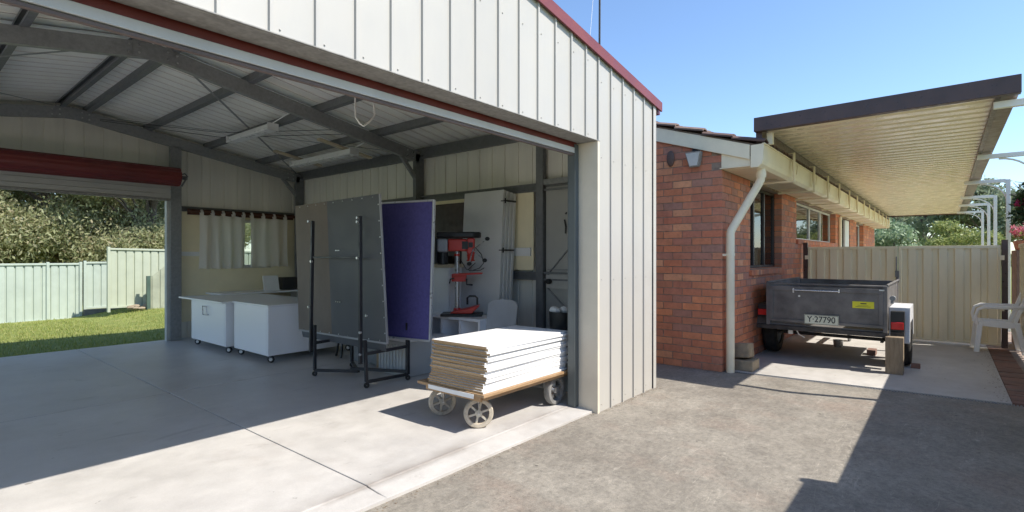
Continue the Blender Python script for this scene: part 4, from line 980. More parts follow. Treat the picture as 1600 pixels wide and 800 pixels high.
def tyre(parent, c, axis, r, wdt, rimr, tm, rm, spokes=0):
    h = wdt / 2; m_ = MB(); m_.lathe(c, axis, [(rimr, -h * .9), (rimr + .01, -h), (r - .03, -h * .98), (r - .008, -h * .8), (r, -h * .5), (r, h * .5), (r - .008, h * .8), (r - .03, h * .98), (rimr + .01, h), (rimr, h * .9), (rimr, -h * .9)], 32)
    w_ = m_.build('wheel', tm, parent, smooth=True)
    m_ = MB(); m_.lathe(c, axis, [(0.001, h * .3), (rimr * .4, h * .4), (rimr * .55, h * .1), (rimr * .95, h * .25), (rimr, h * .8), (rimr, -h * .8), (rimr * .9, -h * .1), (.001, 0)], 24); m_.build('rim', rm, w_, smooth=True); return w_
tyre(tr, (8.2, TY1 + .085, .288), (0, 1, 0), .288, .17, .16, rubber, mat('rim_white', (.45, .45, .44), .5))
tyre(tr, (8.2, TY0 - .12, .288), (0, -1, 0), .288, .17, .16, rubber, mat('rim_white', (.45, .45, .44), .5))
for (ya, yb, mm, lab) in ((TY1 + .006, TY1 + .19, trailerg, None), (TY0 - .205, TY0 - .006, mat('pale_grey_guard', (.62, .63, .65), .45, dirt=.08), 'pale grey mudguard')):
    m_ = MB(); P = [(7.74, .44), (7.86, .70), (8.56, .70), (8.68, .44)]
    if lab: P = [(7.72, .34), (7.80, .74), (8.60, .74), (8.72, .34)]
    for (a, b_) in zip(P, P[1:]): m_.prism([(a[0], ya, a[1]), (b_[0], ya, b_[1]), (b_[0], ya, b_[1] - .012), (a[0], ya, a[1] - .012)], (0, yb - ya, 0))
    yo = yb - .008 if yb > 1 else ya
    m_.prism([(P[0][0], yo, P[0][1]), (P[1][0], yo, P[1][1] - .013), (P[2][0], yo, P[2][1] - .013), (P[3][0], yo, P[3][1]), (P[3][0] - .1, yo, P[3][1]), (P[2][0] - .08, yo, .56), (P[1][0] + .08, yo, .56), (P[0][0] + .1, yo, P[0][1])], (0, .008, 0))
    g_ = m_.build('mudguard', mm, tr);
    if lab: tag(g_, lab)
for (ya, yb) in ((TY1 + .02, TY1 + .135), (TY0 - .155, TY0 - .035)):
    m_ = MB(); m_.box(7.60, 7.72, ya - .006, yb + .006, .55 if ya > 1 else .47, .71); lo = m_.build('light_box', blackp, tr, bevel=.006)
    m_ = MB(); m_.box(7.576, 7.599, ya, yb, .57, .65) if ya > 1 else m_.box(7.576, 7.599, ya, yb, .50, .585); m_.build('tail_light', taill, lo, bevel=.006)
m_ = MB(); m_.box(7.58, 7.72, TY0 - .16, TY0 - .03, .405, .469); m_.build('light_bracket', chass, tr)
m_ = MB(); m_.box(7.6, 7.65, TY0 - .06, TY0 - .03, .80, .83); m_.cyl((7.60, TY0 - .05, .86), (7.7, TY0 - .05, .86), .03, n=10); m_.build('tie_down', galv, tr)
# number plate with its characters
PLX = TX0 - .0375
m_ = MB(); m_.box(PLX - .004, PLX, 1.01, 1.385, .505, .625); plo = m_.build('number_plate', plate, tr, bevel=.001)
m_ = MB()
for (a, b_, c, d_) in ((1.014, 1.381, .508, .512), (1.014, 1.381, .618, .622), (1.014, 1.018, .5125, .6175), (1.377, 1.381, .5125, .6175)): m_.box(PLX - .0055, PLX - .0045, a, b_, c, d_)
m_.build('plate_border', black, plo)
def text_mesh(txt, size, m, parent, loc, rot, ext=.0008, sx=1.0, name='lettering'):
    cu = bpy.data.curves.new('t', 'FONT'); cu.body = txt; cu.size = size; cu.extrude = ext; cu.align_x = 'CENTER'; cu.align_y = 'CENTER'; cu.offset = .0012
    to = bpy.data.objects.new('t', cu); COL.objects.link(to); bpy.context.view_layer.update()
    dg = bpy.context.evaluated_depsgraph_get(); me = bpy.data.meshes.new_from_object(to.evaluated_get(dg)); bpy.data.objects.remove(to)
    me.materials.clear(); me.materials.append(m)
    M_ = Matrix.Translation(loc) @ rot.to_4x4() @ Matrix.Diagonal((sx, 1, 1, 1)); me.transform(toworld_inv(parent) @ M_)
    o = bpy.data.objects.new(name, me); COL.objects.link(o); o.parent = parent; return o
# faces -X: local x -> -Y, local y -> Z, local z -> -X
FR = Matrix(((0, 0, -1), (-1, 0, 0), (0, 1, 0)))
text_mesh('Y·27790', .105, black, plo, (PLX - .005, 1.198, .565), FR, sx=.87, ext=.0009)
m_ = MB(); m_.box(TX0 - .0235, TX0 - .021, .655, .872, .735, .815); st = m_.build('sticker', yellow, tr)
m_ = MB(); m_.box(TX0 - .0243, TX0 - .0236, .73, .79, .785, .797); m_.box(TX0 - .0243, TX0 - .0236, .69, .84, .752, .756); m_.box(TX0 - .0243, TX0 - .0236, .71, .82, .766, .769); m_.build('small_print', black, st)
m_ = MB(); m_.cyl((9.9, 1.19, .05), (9.9, 1.19, .55), .02, n=10); m_.lathe((9.9, 1.19, .09), (0, 1, 0), [(.02, -.02), (.08, -.02), (.09, 0), (.08, .02), (.02, .02)], 18); m_.build('jockey_wheel', galv, tr)
m_ = MB(); m_.tube([(7.65, 1.52, .42), (7.66, 1.48, .34), (7.7, 1.42, .30)], .008, 6); m_.box(7.63, 7.67, 1.55, 1.60, .34, .41); m_.build('cable_clip', plasticw, tr)
m_ = MB(); m_.box(7.44, 7.58, .375, .545, .0, .425); tag(m_.build('timber_block', postw, bevel=.006), 'upright weathered timber block under the right rear corner of the trailer', 'timber block')
m_ = MB(); m_.box(8.65, 8.85, .74, .84, 0, .075); tag(m_.build('loose_brick', paverm, bevel=.003), 'single red brick lying on the concrete under the trailer', 'brick')
m_ = MB(); m_.box(8.0, 8.09, .24, .33, 0, .05); tag(m_.build('loose_brick', paverm, bevel=.003), 'small red brick beside the right wheel of the trailer', 'brick')
m_ = MB(); m_.lathe((9.2, 1.25, 0), (0, 0, 1), [(.001, .0), (.06, 0), (.07, .10), (.062, .10), (.05, .01), (.001, .01)], 18); tag(m_.build('tin_can', silver, smooth=True), 'small shiny tin standing on the ground under the trailer', 'tin')
# stone blocks by the downpipe
m_ = MB(); m_.box(6.52, 6.80, 1.74, 1.99, 0, .125); tag(m_.build('stone_block', stoneb, bevel=.012), 'flat sandstone block on the ground beside the downpipe', 'stone block')
m_ = MB(); m_.xf = Matrix.Translation((6.66, 1.88, .225)) @ Matrix.Rotation(.10, 4, 'Y') @ Matrix.Rotation(-.1, 4, 'X'); m_.box(-.12, .12, -.085, .085, -.085, .085); tag(m_.build('stone_block', stoneb, bevel=.012), 'rougher upper sandstone block leaning on the one below, beside the downpipe', 'stone block')

# ================================================================ PLASTIC CHAIR (faces +Y)
ch = thing('plastic_chair', 'white moulded plastic armchair standing in front of the cream gate', 'chair', (10.2, -.535, 0), R(3))
ch.scale = (.92, .92, .98)
q = MB()
for i in range(6):
    a, b_ = i / 6, (i + 1) / 6
q = MB(); S = []
ny_, nx_ = 8, 8; V = []; F = []
for lay in (0, -.012):
    for j in range(ny_ + 1):
        for i in range(nx_ + 1):
            u = i / nx_ - .5; v = j / ny_; wdt = .42 + .05 * v
            V.append((u * wdt, -.20 + .42 * v, .415 + .02 * v - .02 * (1 - 4 * u * u) + lay - (.03 * max(0, v - .85) / .15)))
nn2 = (ny_ + 1) * (nx_ + 1)
for j in range(ny_):
    for i in range(nx_):
        a = j * (nx_ + 1) + i; F += [(a, a + 1, a + nx_ + 2, a + nx_ + 1), (a + nn2, a + nn2 + nx_ + 1, a + nn2 + nx_ + 2, a + nn2 + 1)]
bd = [i for i in range(nx_ + 1)] + [(j + 1) * (nx_ + 1) - 1 for j in range(1, ny_ + 1)] + [ny_ * (nx_ + 1) + i for i in range(nx_ - 1, -1, -1)] + [j * (nx_ + 1) for j in range(ny_ - 1, 0, -1)]
for a, b_ in zip(bd, bd[1:] + bd[:1]): F.append((a, a + nn2, b_ + nn2, b_))
q.add(V, F); q.build('seat', plasticw, ch, world=False, smooth=True)
q = MB()
for i in range(7):
    u = (i - 3) / 3; x = u * .19
    q.prism([(x - .021, -.205, .43), (x + .021, -.205, .43), (x + .021, -.215, .43), (x - .021, -.215, .43)], (u * .02, -.15, .40 - .05 * u * u))
q.tube([(-.235, -.345, .76), (-.20, -.36, .83), (0, -.375, .865), (.20, -.36, .83), (.235, -.345, .76)], .018, 8); q.build('backrest', plasticw, ch, world=False, smooth=True)
for sx in (-1, 1):
    q = MB(); q.prism([(sx * .215, -.26, .445), (sx * .215, .23, .455), (sx * .215, .25, .40), (sx * .215, .15, .375), (sx * .215, -.12, .36), (sx * .215, -.27, .37)], (sx * .028, 0, 0)); q.build('side_skirt', plasticw, ch, world=False, bevel=.006)
    q = MB(); q.prism([(sx * .19, -.215, .40), (sx * .19, -.165, .40), (sx * .19, -.315, .86), (sx * .19, -.37, .87)], (sx * .045, 0, 0)); q.build('back_side', plasticw, ch, world=False, bevel=.008)
    for (yb_, yt, yw) in ((.245, .20, .085), (-.30, -.215, .085)):
        q = MB(); x0 = sx * .27; x1 = sx * .235
        q.prism([(x0 - .022, yb_ - yw / 2, 0), (x0 + .022, yb_ - yw / 2, 0), (x0 + .022, yb_ + yw / 2 * .6, 0), (x0 - .022, yb_ + yw / 2 * .6, 0)], (x1 - x0, yt - yb_, .43)); q.build('leg', plasticw, ch, world=False, bevel=.008)
    q = MB(); q.tube([(sx * .25, .22, .40), (sx * .265, .245, .52), (sx * .268, .215, .62), (sx * .268, .14, .655), (sx * .265, -.10, .655), (sx * .25, -.28, .665), (sx * .235, -.33, .72)], [.02, .02, .022, .026, .026, .022, .018], 10); q.build('armrest', plasticw, ch, world=False, smooth=True)

# ================================================================ TROLLEY and boards
tv = thing('platform_trolley', 'low wooden flat trolley on spoked wheels in the shed doorway', 'trolley', (3.45, 2.95, ZS))
DX0, DX1, DY0, DY1 = 2.85, 4.03, 2.60, 3.32
m_ = MB(); m_.box(DX0 - .03, DX1, DY0, DY1 + .02, .318, .340); m_.build('deck', plyw, tv, bevel=.002)
m_ = MB(); m_.box(DX0 + .02, DX1 - .04, DY0 + .03, DY0 + .07, .285, .317); m_.box(DX0 + .02, DX1 - .04, DY1 - .07, DY1 - .03, .285, .317); m_.box(DX0 + .0, DX0 + .019, DY0 + .06, DY1 - .05, .275, .317); m_.build('frame', plyw, tv)
m_ = MB(); m_.box(DX0 - .036, DX0 - .0305, DY0 + .10, DY1 - .12, .300, .332); m_.build('edge_strip', whitep, tv)
def spoked(c, r, w_, tm, sm, n=6, yaw=0, fork=True, fm=silver):
    ax = Vector((math.sin(yaw), math.cos(yaw), 0)); c = Vector(c)
    m_ = MB(); h = w_ / 2; m_.lathe(c, ax, [(r * .72, -h), (r * .94, -h), (r, -h * .6), (r, h * .6), (r * .94, h), (r * .72, h), (r * .70, 0), (r * .72, -h)], 36); wh = m_.build('wheel', tm, tv, smooth=True)
    m_ = MB(); tg_ = Vector((math.cos(yaw), -math.sin(yaw), 0))
    for k_ in range(n):
        a = 2 * math.pi * k_ / n + .3; d_ = tg_ * math.cos(a) + Vector((0, 0, 1)) * math.sin(a)
        m_.bar(c + d_ * r * .12, c + d_ * r * .74, w_ * .35, r * .17, up=tuple(ax))
    m_.cyl(c - ax * h * 1.1, c + ax * h * 1.1, r * .24, n=16); m_.build('spokes', sm, wh)
    if fork:
        m_ = MB()
        for s_ in (-1, 1): m_.bar(c + ax * s_ * (h + .010), Vector((c.x, c.y, .285)) + ax * s_ * (h + .010), .004, .03, up=tuple(ax))
        m_.box(c.x - .04, c.x + .04, c.y - .03, c.y + .03, .278, .2845); m_.cyl(c - ax * (h + .018), c + ax * (h + .018), .009, n=8); m_.build('fork', fm, tv)
    return wh
spoked((2.955, 2.78, ZS + .115), .115, .044, beigewheel, mat('cream_spokes', (.50, .46, .38), .5), yaw=.75)
spoked((3.0, 3.235, ZS + .115), .115, .044, beigewheel, mat('cream_spokes', (.50, .46, .38), .5), yaw=.55)
m_ = MB(); m_.cyl((3.86, 2.68, ZS + .13), (3.86, 3.34, ZS + .13), .010, n=8); m_.bar((3.2, 3.0, .27), (3.84, 3.0, ZS + .14), .03, .02); m_.bar((3.86, 2.80, ZS + .13), (3.86, 2.80, .30), .03, .03, up=(1, 0, 0)); m_.bar((3.86, 3.2, ZS + .13), (3.86, 3.2, .30), .03, .03, up=(1, 0, 0)); m_.build('axle', galv, tv)
spoked((3.86, 2.70, ZS + .13), .13, .06, greytyre, silver, n=5, fork=False)
spoked((3.86, 3.33, ZS + .13), .13, .06, greytyre, silver, n=5, fork=False)
nbd = 20; zc = .3405
ordn = ['topmost', 'second', 'third', 'fourth', 'fifth', 'sixth', 'seventh', 'eighth', 'ninth', 'tenth', 'eleventh', 'twelfth', 'thirteenth', 'fourteenth', 'fifteenth', 'sixteenth', 'seventeenth', 'eighteenth', 'nineteenth', 'lowest']
for k in range(nbd):
    i_top = nbd - 1 - k; th = .0162
    lx = 1.10; ly = .60; f = k / (nbd - 1)
    x0 = 2.850 + .055 * f + random.uniform(-.014, .014) - (.0 if k < nbd - 3 else .02); y0 = 2.635 + random.uniform(-.010, .010) - (.012 if k >= nbd - 4 else 0)
    b_ = MB(); x1 = x0 + lx + random.uniform(-.01, .01); b_.box(x0, x1, y0, y0 + ly, zc + .0004, zc + th)
    b_.m = [0, 0, 0, 0, 0, 1]
    cx, cy = (x0 + x1) / 2, y0 + ly / 2; rz = random.uniform(-.010, .010)
    b_.v = [tuple(Vector((cx, cy, 0)) + Matrix.Rotation(rz, 3, 'Z') @ (Vector(p) - Vector((cx, cy, 0)))) for p in b_.v]
    o = b_.build('shelf_board', [boardw, mdf], bevel=.0012)
    lab = ('topmost white board with raw brown ends on the trolley stack' if i_top == 0 else 'lowest white board of the stack, lying on the trolley deck' if k == 0 else f'{ordn[i_top]} white board from the top of the trolley stack')
    tag(o, lab, 'board', 'white boards stacked on the trolley'); zc += th + random.choice((.0004, .0008, .0018))

# ================================================================ DISPLAY BOARDS on a rolling stand
def slab4(tl_, tr_, br_, bl_, th, back):
    """board through four corners (front), thickness towards `back`"""
    m_ = MB(); m_.prism([tl_, tr_, br_, bl_], Vector(back).normalized() * th); return m_
stt = thing('board_stand', 'black steel rolling stand holding the large display boards', 'stand', (3.3, 4.95, ZS))
blk = black
def bar(p, q_, wd=.03, ht=.03, up=(0, 1, 0), name='rail'):
    m_ = MB(); m_.bar(p, q_, wd, ht, up=up); return m_.build(name, blk, stt, bevel=.002)
zf = ZS + .065
A = Vector((3.07, 5.36, zf)); B = Vector((3.12, 4.47, zf)); C_ = Vector((3.60, 4.42, zf)); D_ = Vector((3.60, 5.45, zf))
bar(A, A + Vector((0, 0, .5)), name='upright'); bar(B, B + Vector((-.02, 0, .42)), name='upright')
bar((3.045, 5.40, .30), (3.075, 5.41, 1.75), .035, .025, name='upright'); bar((3.075, 4.51, .28), (3.075, 4.515, 1.76), .035, .03, name='upright')
bar(C_, C_ + Vector((0, 0, .55)), .035, .035, name='upright'); bar(D_, D_ + Vector((0, 0, .9)), name='upright')
bar(A, (3.35, 4.95, zf), up=(0, 0, 1)); bar((3.35, 4.95, zf), D_, up=(0, 0, 1)); bar(B, C_, up=(0, 0, 1)); bar((3.3, 5.02, zf + .03), C_ + Vector((0, 0, .03)), up=(0, 0, 1)); bar(D_, (3.33, 4.98, zf + .031), up=(0, 0, 1))
bar((3.06, 5.37, .40), (3.55, 5.45, .40), up=(0, 0, 1)); bar((3.10, 4.47, .38), (3.60, 4.42, .40), up=(0, 0, 1))
bar((3.07, 5.40, 1.345), (3.07, 4.52, 1.345), .02, .02, up=(0, 0, 1), name='crossbar')
for (p) in (A, B, C_, D_):
    m_ = MB(); m_.lathe((p.x, p.y, ZS + .03), (.8, .6, 0), [(.008, -.012), (.026, -.012), (.030, 0), (.026, .012), (.008, .012)], 16); m_.box(p.x - .012, p.x + .012, p.y - .012, p.y + .012, ZS + .034, zf - .012); m_.build('castor', rubber, stt, smooth=True)
for (x, y, z) in ((3.03, 5.40, 1.74), (3.06, 5.40, 1.30), (3.03, 5.40, .80), (3.05, 4.51, 1.74), (3.05, 4.51, 1.70), (3.05, 4.51, 1.34), (3.10, 4.43, .77), (3.06, 4.48, .60), (3.06, 4.48, .38)): m_ = MB(); m_.cyl((x, y, z), (x - .02, y, z), .014, n=8); m_.build('wing_nut', silver, stt)
b1 = thing('display_board', 'large dark backed display board with brown left half, front of the stand', 'board', (3.2, 5.15, .47))
tlp, trp, brp, blp = (3.14, 5.921, 1.949), (3.14, 4.285, 1.972), (3.24, 4.296, .485), (3.24, 6.02, .469)
mid_t = Vector(tlp).lerp(Vector(trp), .42); mid_b = Vector(blp).lerp(Vector(brp), .42)
slab4(tlp, mid_t, mid_b, blp, .012, (1, 0, .067)).build('brown_half', mason, b1)
slab4(mid_t, trp, brp, mid_b, .012, (1, 0, .067)).build('grey_half', asph, b1)
m_ = MB()
for (p, q_) in ((trp, brp), (blp, brp)):
    m_.bar(Vector(p) + Vector((.004, 0, 0)), Vector(q_) + Vector((.004, 0, 0)), .020, .012, up=(0, 1, 0) if p is trp else (1, 0, 0))
m_.build('edge_trim', mat('dull_trim', (.30, .30, .31), .4, .3), b1)
m_ = MB()
for i in range(9):
    for (p, q_) in ((tlp, trp), (trp, brp), (blp, brp)):
        c = Vector(p).lerp(Vector(q_), (i + .5) / 9); c += (Vector((3.19, 5.1, 1.2)) - c) * .03; m_ = MB(); m_.cyl(c, c - Vector((.006, 0, 0)), .007, n=8); m_.build('screw', silver, b1)
for (y, z) in ((5.05, 1.42), (5.08, 1.42), (5.11, 1.42), (5.08, .86), (5.12, .86), (5.16, .86)): m_ = MB(); m_.cyl((3.2, y, z), (3.133 + (1.949 - z) * .068, y, z), .007, n=8); m_.build('screw', silver, b1)
b2 = thing('display_board', 'large navy felt display board in a pale frame, behind the dark one', 'board', (3.6, 4.5, .48))
P = [(3.62, 5.60, 1.975), (3.62, 4.029, 1.928), (3.58, 4.042, .495), (3.58, 5.60, .44)]
slab4(*P, .012, (1, 0, -.02)).build('felt_panel', blue, b2)
for i in range(4):
    m_ = MB(); m_.bar(Vector(P[i]) + Vector((.002, 0, 0)), Vector(P[(i + 1) % 4]) + Vector((.002, 0, 0)), .020 if i % 2 else .030, .030 if i % 2 else .020, up=(1, 0, 0) if i % 2 else (0, 0, 1)); m_.build('frame_rail', alu, b2, bevel=.002)
m_ = slab4((3.255, 5.98, .462), (3.255, 4.36, .478), (3.27, 4.36, .395), (3.27, 5.98, .385), .012, (1, 0, 0)); m_.build('lower_ledge', asph, b1)

# ================================================================ MOBILE BENCHES
def bench(x0, x1, y0, y1, zt_, label, ov, handle=False):
    t = thing('mobile_bench', label, 'workbench', ((x0 + x1) / 2, (y0 + y1) / 2, ZS))
    m_ = MB(); m_.box(x0, x1, y0, y1, .13, zt_ - .025); m_.build('cabinet', melam, t, bevel=.002)
    m_ = MB(); m_.box(x0 - .004, x0 - .001, y0 + .03, y1 - .03, .15, zt_ - .05); dd = m_.build('door', melam, t, bevel=.001)
    m_ = MB(); m_.box(*ov, zt_ - .024, zt_); m_.build('bench_top', mat('laminate_top', (.78, .78, .78), .25, dirt=.008, sc=.8), t, bevel=.003)
    if handle:
        yc = y0 + (y1 - y0) * .52; m_ = MB(); m_.tube([(x0 - .005, yc - .07, zt_ - .22), (x0 - .03, yc - .07, zt_ - .22), (x0 - .035, yc - .07, zt_ - .10), (x0 - .035, yc + .07, zt_ - .10), (x0 - .03, yc + .07, zt_ - .22), (x0 - .03, yc - .07, zt_ - .22)], .008, 6); m_.build('handle', silver, dd)
    for (x, y) in ((x0 + .05, y0 + .06), (x0 + .05, y1 - .06), (x1 - .06, y0 + .06), (x1 - .06, y1 - .06)):
        m_ = MB(); m_.box(x - .03, x + .03, y - .03, y + .03, .118, .1285); m_.bar((x, y, .118), (x + .015, y, ZS + .045), .03, .012, up=(0, 1, 0)); c_ = m_.build('castor', galv, t)
        m_ = MB(); m_.lathe((x + .015, y, ZS + .042), (.7, .7, 0), [(.010, -.013), (.036, -.013), (.042, -.006), (.042, .006), (.036, .013), (.010, .013)], 20); m_.build('castor_wheel', rubber, c_, smooth=True)
        m_ = MB(); m_.lathe((x + .015, y, ZS + .042), (.7, .7, 0), [(.001, -.016), (.022, -.016), (.022, .016), (.001, .016)], 14); m_.build('castor_hub', silver, c_, smooth=True)
    return t
bench(3.05, 4.25, 6.40, 7.36, .755, 'white mobile bench nearer the camera, beside the display boards', (3.04, 4.35, 6.38, 7.40))
bench(3.0, 3.9, 7.50, 8.72, .745, 'white mobile bench by the rear door post, with a handle on its door', (2.92, 4.0, 7.44, 9.0), True)
# back desk with computer
t = thing('desk', 'long pale desk under the curtained window', 'desk', (4.3, 9.1, ZS))
m_ = MB(); m_.box(3.45, 5.0, 8.82, 9.42, .735, .76); m_.build('desk_top', melam, t); m_ = MB(); m_.box(4.9, 4.93, 8.85, 9.4, ZS, .734); m_.build('side_panel', melam, t); m_ = MB(); m_.box(3.9, 3.93, 8.85, 9.4, ZS, .734); m_.build('side_panel', melam, t)
m_ = MB(); m_.prism([(4.22, 8.98, .762), (4.48, 8.98, .762), (4.47, 9.02, 1.02), (4.21, 9.02, 1.02)], (0, .03, 0)); m_.box(4.2, 4.5, 8.9, 9.1, .7605, .7615); tag(m_.build('computer_screen', whitep, bevel=.01), 'white backed screen standing on the rear desk', 'screen')
m_ = MB(); m_.box(4.55, 4.95, 9.0, 9.2, .765, .98); tag(m_.build('speaker', blackp, bevel=.01), 'black box on the rear desk right of the white screen', 'box')
m_ = MB(); m_.box(XR - .13, XR - .097, 9.0, 9.1, 1.55, 1.72); tag(m_.build('wall_phone', blackp, bevel=.008), 'small black device on the cream wall right of the curtains', 'wall device')
# curtains
rod = thing('curtain_rod', 'dark timber curtain rod across the rear shed window', 'curtain rod', (4.05, 9.36, 2.08))
m_ = MB(); m_.cyl((3.22, 9.36, 2.085), (4.92, 9.36, 2.085), .016, n=10); m_.build('rod', rodw, rod, smooth=True)
m_ = MB(); m_.box(3.18, 4.95, 9.40, 9.43, 2.03, 2.12); m_.build('pelmet_board', rodw, rod)
for x in (3.21, 4.93):
    m_ = MB(); m_.sphere((x, 9.36, 2.085), .03, 10); m_.build('finial', rodw, rod, smooth=True)
def curtain(x0, x1, zb_, zt_, label, seed, ntab):
    t = thing('curtain', label, 'curtain', ((x0 + x1) / 2, 9.34, zt_), group='curtains at the rear shed window')
    n = 90; rs_ = random.Random(seed); ph = rs_.uniform(0, 6); V = []
    rows = 12
    for lay in (0, .003):
        for j in range(rows + 1):
            v = j / rows
            for i in range(n + 1):
                u = i / n; fold = math.sin(u * ntab * 2 * math.pi + ph) * (.018 + .022 * v) + math.sin(u * 23 + v * 2 + ph) * .010 * v
                V.append((x0 + (x1 - x0) * u + .01 * math.sin(v * 4 + u * 9) * v, 9.34 + fold + lay, zt_ + (zb_ - zt_) * v + .006 * math.sin(u * 30) * v + .008 * math.cos(u * ntab * 2 * math.pi) * (1 - v)))
    F = []; nn3 = (rows + 1) * (n + 1)
    for j in range(rows):
        for i in range(n):
            a = j * (n + 1) + i; F += [(a, a + n + 1, a + n + 2, a + 1), (a + nn3, a + nn3 + 1, a + nn3 + n + 2, a + nn3 + n + 1)]
    m_ = MB(); m_.add(V, F); m_.build('cloth', curtm, t, smooth=True)
    for k_ in range(ntab + 1):
        x = x0 + .03 + (x1 - x0 - .06) * k_ / ntab; m_ = MB()
        m_.tube([(x, 9.335, zt_ - .01), (x, 9.330, zt_ + .04), (x, 9.36, 2.108), (x, 9.385, zt_ + .04), (x, 9.365, zt_ - .01)], .012, 5); 
        m_.v = [(x + (p[0] - x) * 2.0, p[1], p[2]) for p in m_.v]; m_.build('tab', curtm, t, smooth=True)
curtain(3.34, 4.06, 1.15, 2.03, 'left cream tab top curtain at the rear shed window', 3, 4)
curtain(4.14, 4.80, 1.17, 2.02, 'right cream tab top curtain at the rear shed window', 5, 3)

# ================================================================ CLUTTER by the side wall
# cube shelf
cs = thing('cube_shelf', 'low white cube shelf under the drill press', 'shelf', (4.45, 4.45, ZS))
cx0, cx1, cy0, cy1, cz = 4.22, 4.60, 3.95, 4.95, .66
for (a, b_, c, d_, e, f) in ((cx0, cx1, cy0, cy1, cz - .03, cz), (cx0, cx1, cy0, cy1, ZS, ZS + .03)): m_ = MB(); m_.box(a, b_, c, d_, e, f); m_.build('shelf', melam, cs, bevel=.002)
m_ = MB(); m_.box(cx0 + .01, cx1 - .005, cy0 + .03, cy1 - .03, .35, .375); m_.build('shelf', melam, cs)
for y in (cy0, cy0 + .30, cy0 + .60, cy1 - .03): m_ = MB(); m_.box(cx0, cx1, y, y + .028, ZS + .031, cz - .031); m_.build('divider', melam, cs)
m_ = MB(); m_.box(cx1 - .004, cx1, cy0 + .029, cy1 - .031, ZS + .031, cz - .031); m_.build('back_panel', melam, cs)
# cabinet with timber top
ct = thing('cabinet', 'white cabinet with a timber top behind the drill press', 'cabinet', (4.75, 5.1, ZS))
m_ = MB(); m_.box(4.52, 4.98, 4.74, 5.5, ZS, 1.215); m_.build('carcass', melam, ct, bevel=.004)
m_ = MB(); m_.box(4.515, 4.519, 4.76, 5.1, .1, 1.18); m_.build('door', melam, ct); m_ = MB(); m_.box(4.49, 5.0, 4.70, 5.53, 1.216, 1.256); m_.build('timber_top', pinew, ct, bevel=.003)
m_ = MB(); m_.box(4.80, 4.98, 4.78, 5.55, 1.26, 2.05); tag(m_.build('dark_case', brownw, bevel=.006), 'dark brown timber case standing on the white cabinet', 'case')
m_ = MB(); m_.box(4.60, 4.80, 4.98, 5.25, 1.258, 1.36); m_.box(4.62, 4.78, 5.0, 5.2, 1.9, 2.06) if False else None; tag(m_.build('tool_box', blackp, bevel=.01), 'black tool box on the timber top behind the drill press', 'tool box')
# tall white panels leaning on the wall
for i in range(4):
    xb_, xt = 4.66 + i * .055, 4.80 + i * .052
    y0_, y1_ = 4.10 - .012 * i, 4.76 + .02 * i
    m_ = MB(); m_.prism([(xb_, y0_, ZS), (xb_ + .042, y0_, ZS), (xt + .042, y0_ - .0, 2.155 - .012 * i), (xt, y0_, 2.16 - .012 * i)], (0, y1_ - y0_, 0))
    o = m_.build('door_panel', mat('panel_white', (.62, .62, .60), .5, dirt=.05, sc=1.5), bevel=.003)
    tag(o, ['outermost tall white panel leaning on the side wall, nearest the drill press', 'second tall white panel in the leaning stack', 'third tall white panel in the leaning stack', 'innermost tall white panel, against the side wall'][i], 'panel', 'tall white panels leaning on the side wall')
for z in (2.02, 1.43, .70):
    m_ = MB(); x = 4.66 + .14 * z / 2.1; m_.bar((x - .03, 4.045, z), (x + .16, 4.045, z), .03, .018); m_.cyl((x - .03, 4.045, z - .03), (x - .03, 4.045, z + .03), .010, n=8); m_.bar((x - .03, 4.045, z - .0), (x - .03, 4.11, z), .012, .012)
    tag(m_.build('bar_clamp', blackp), {2.02: 'black clamp at the top edge of the leaning panels', 1.43: 'black clamp midway down the leaning panels', .70: 'black clamp low on the leaning panels'}[z], 'clamp')
# grey plastic chair back behind the shelf
t = thing('plastic_chair', 'grey moulded plastic chair tucked behind the cube shelf', 'chair', (4.36, 3.74, ZS))
m_ = MB(); n = 12; V = []
for lay in (0, .008):
    for j in range(7):
        for i in range(n + 1):
            a = -1 + 2 * i / n; v = j / 6
            V.append((4.30 + .05 * (1 - a * a) + lay + .06 * v, 3.74 + a * .21, .46 + .42 * v * (1 - .12 * abs(a) ** 4)))
F = []; q3 = 7 * (n + 1)
for j in range(6):
    for i in range(n): a = j * (n + 1) + i; F += [(a, a + n + 1, a + n + 2, a + 1), (a + q3, a + q3 + 1, a + q3 + n + 2, a + q3 + n + 1)]
m_.add(V, F); m_.build('backrest', greyplastic, t, smooth=True)
m_ = MB(); m_.box(4.31, 4.70, 3.54, 3.94, .45, .465); m_.build('seat', greyplastic, t, bevel=.01)
for (x, y) in ((4.33, 3.56), (4.33, 3.92), (4.68, 3.56), (4.68, 3.92)): m_ = MB(); m_.bar((x, y, .449), (x + (.03 if x > 4.5 else -.02), y, ZS), .03, .03, up=(0, 1, 0)); m_.build('leg', greyplastic, t)
# small tub on floor beside shelf
m_ = MB(); m_.box(4.0, 4.21, 4.30, 4.62, ZS, .42); m_.box(3.99, 4.215, 4.29, 4.63, .421, .45); tag(m_.build('storage_tub', plasticw, bevel=.012), 'white lidded tub between the trolley stack and the cube shelf', 'tub')

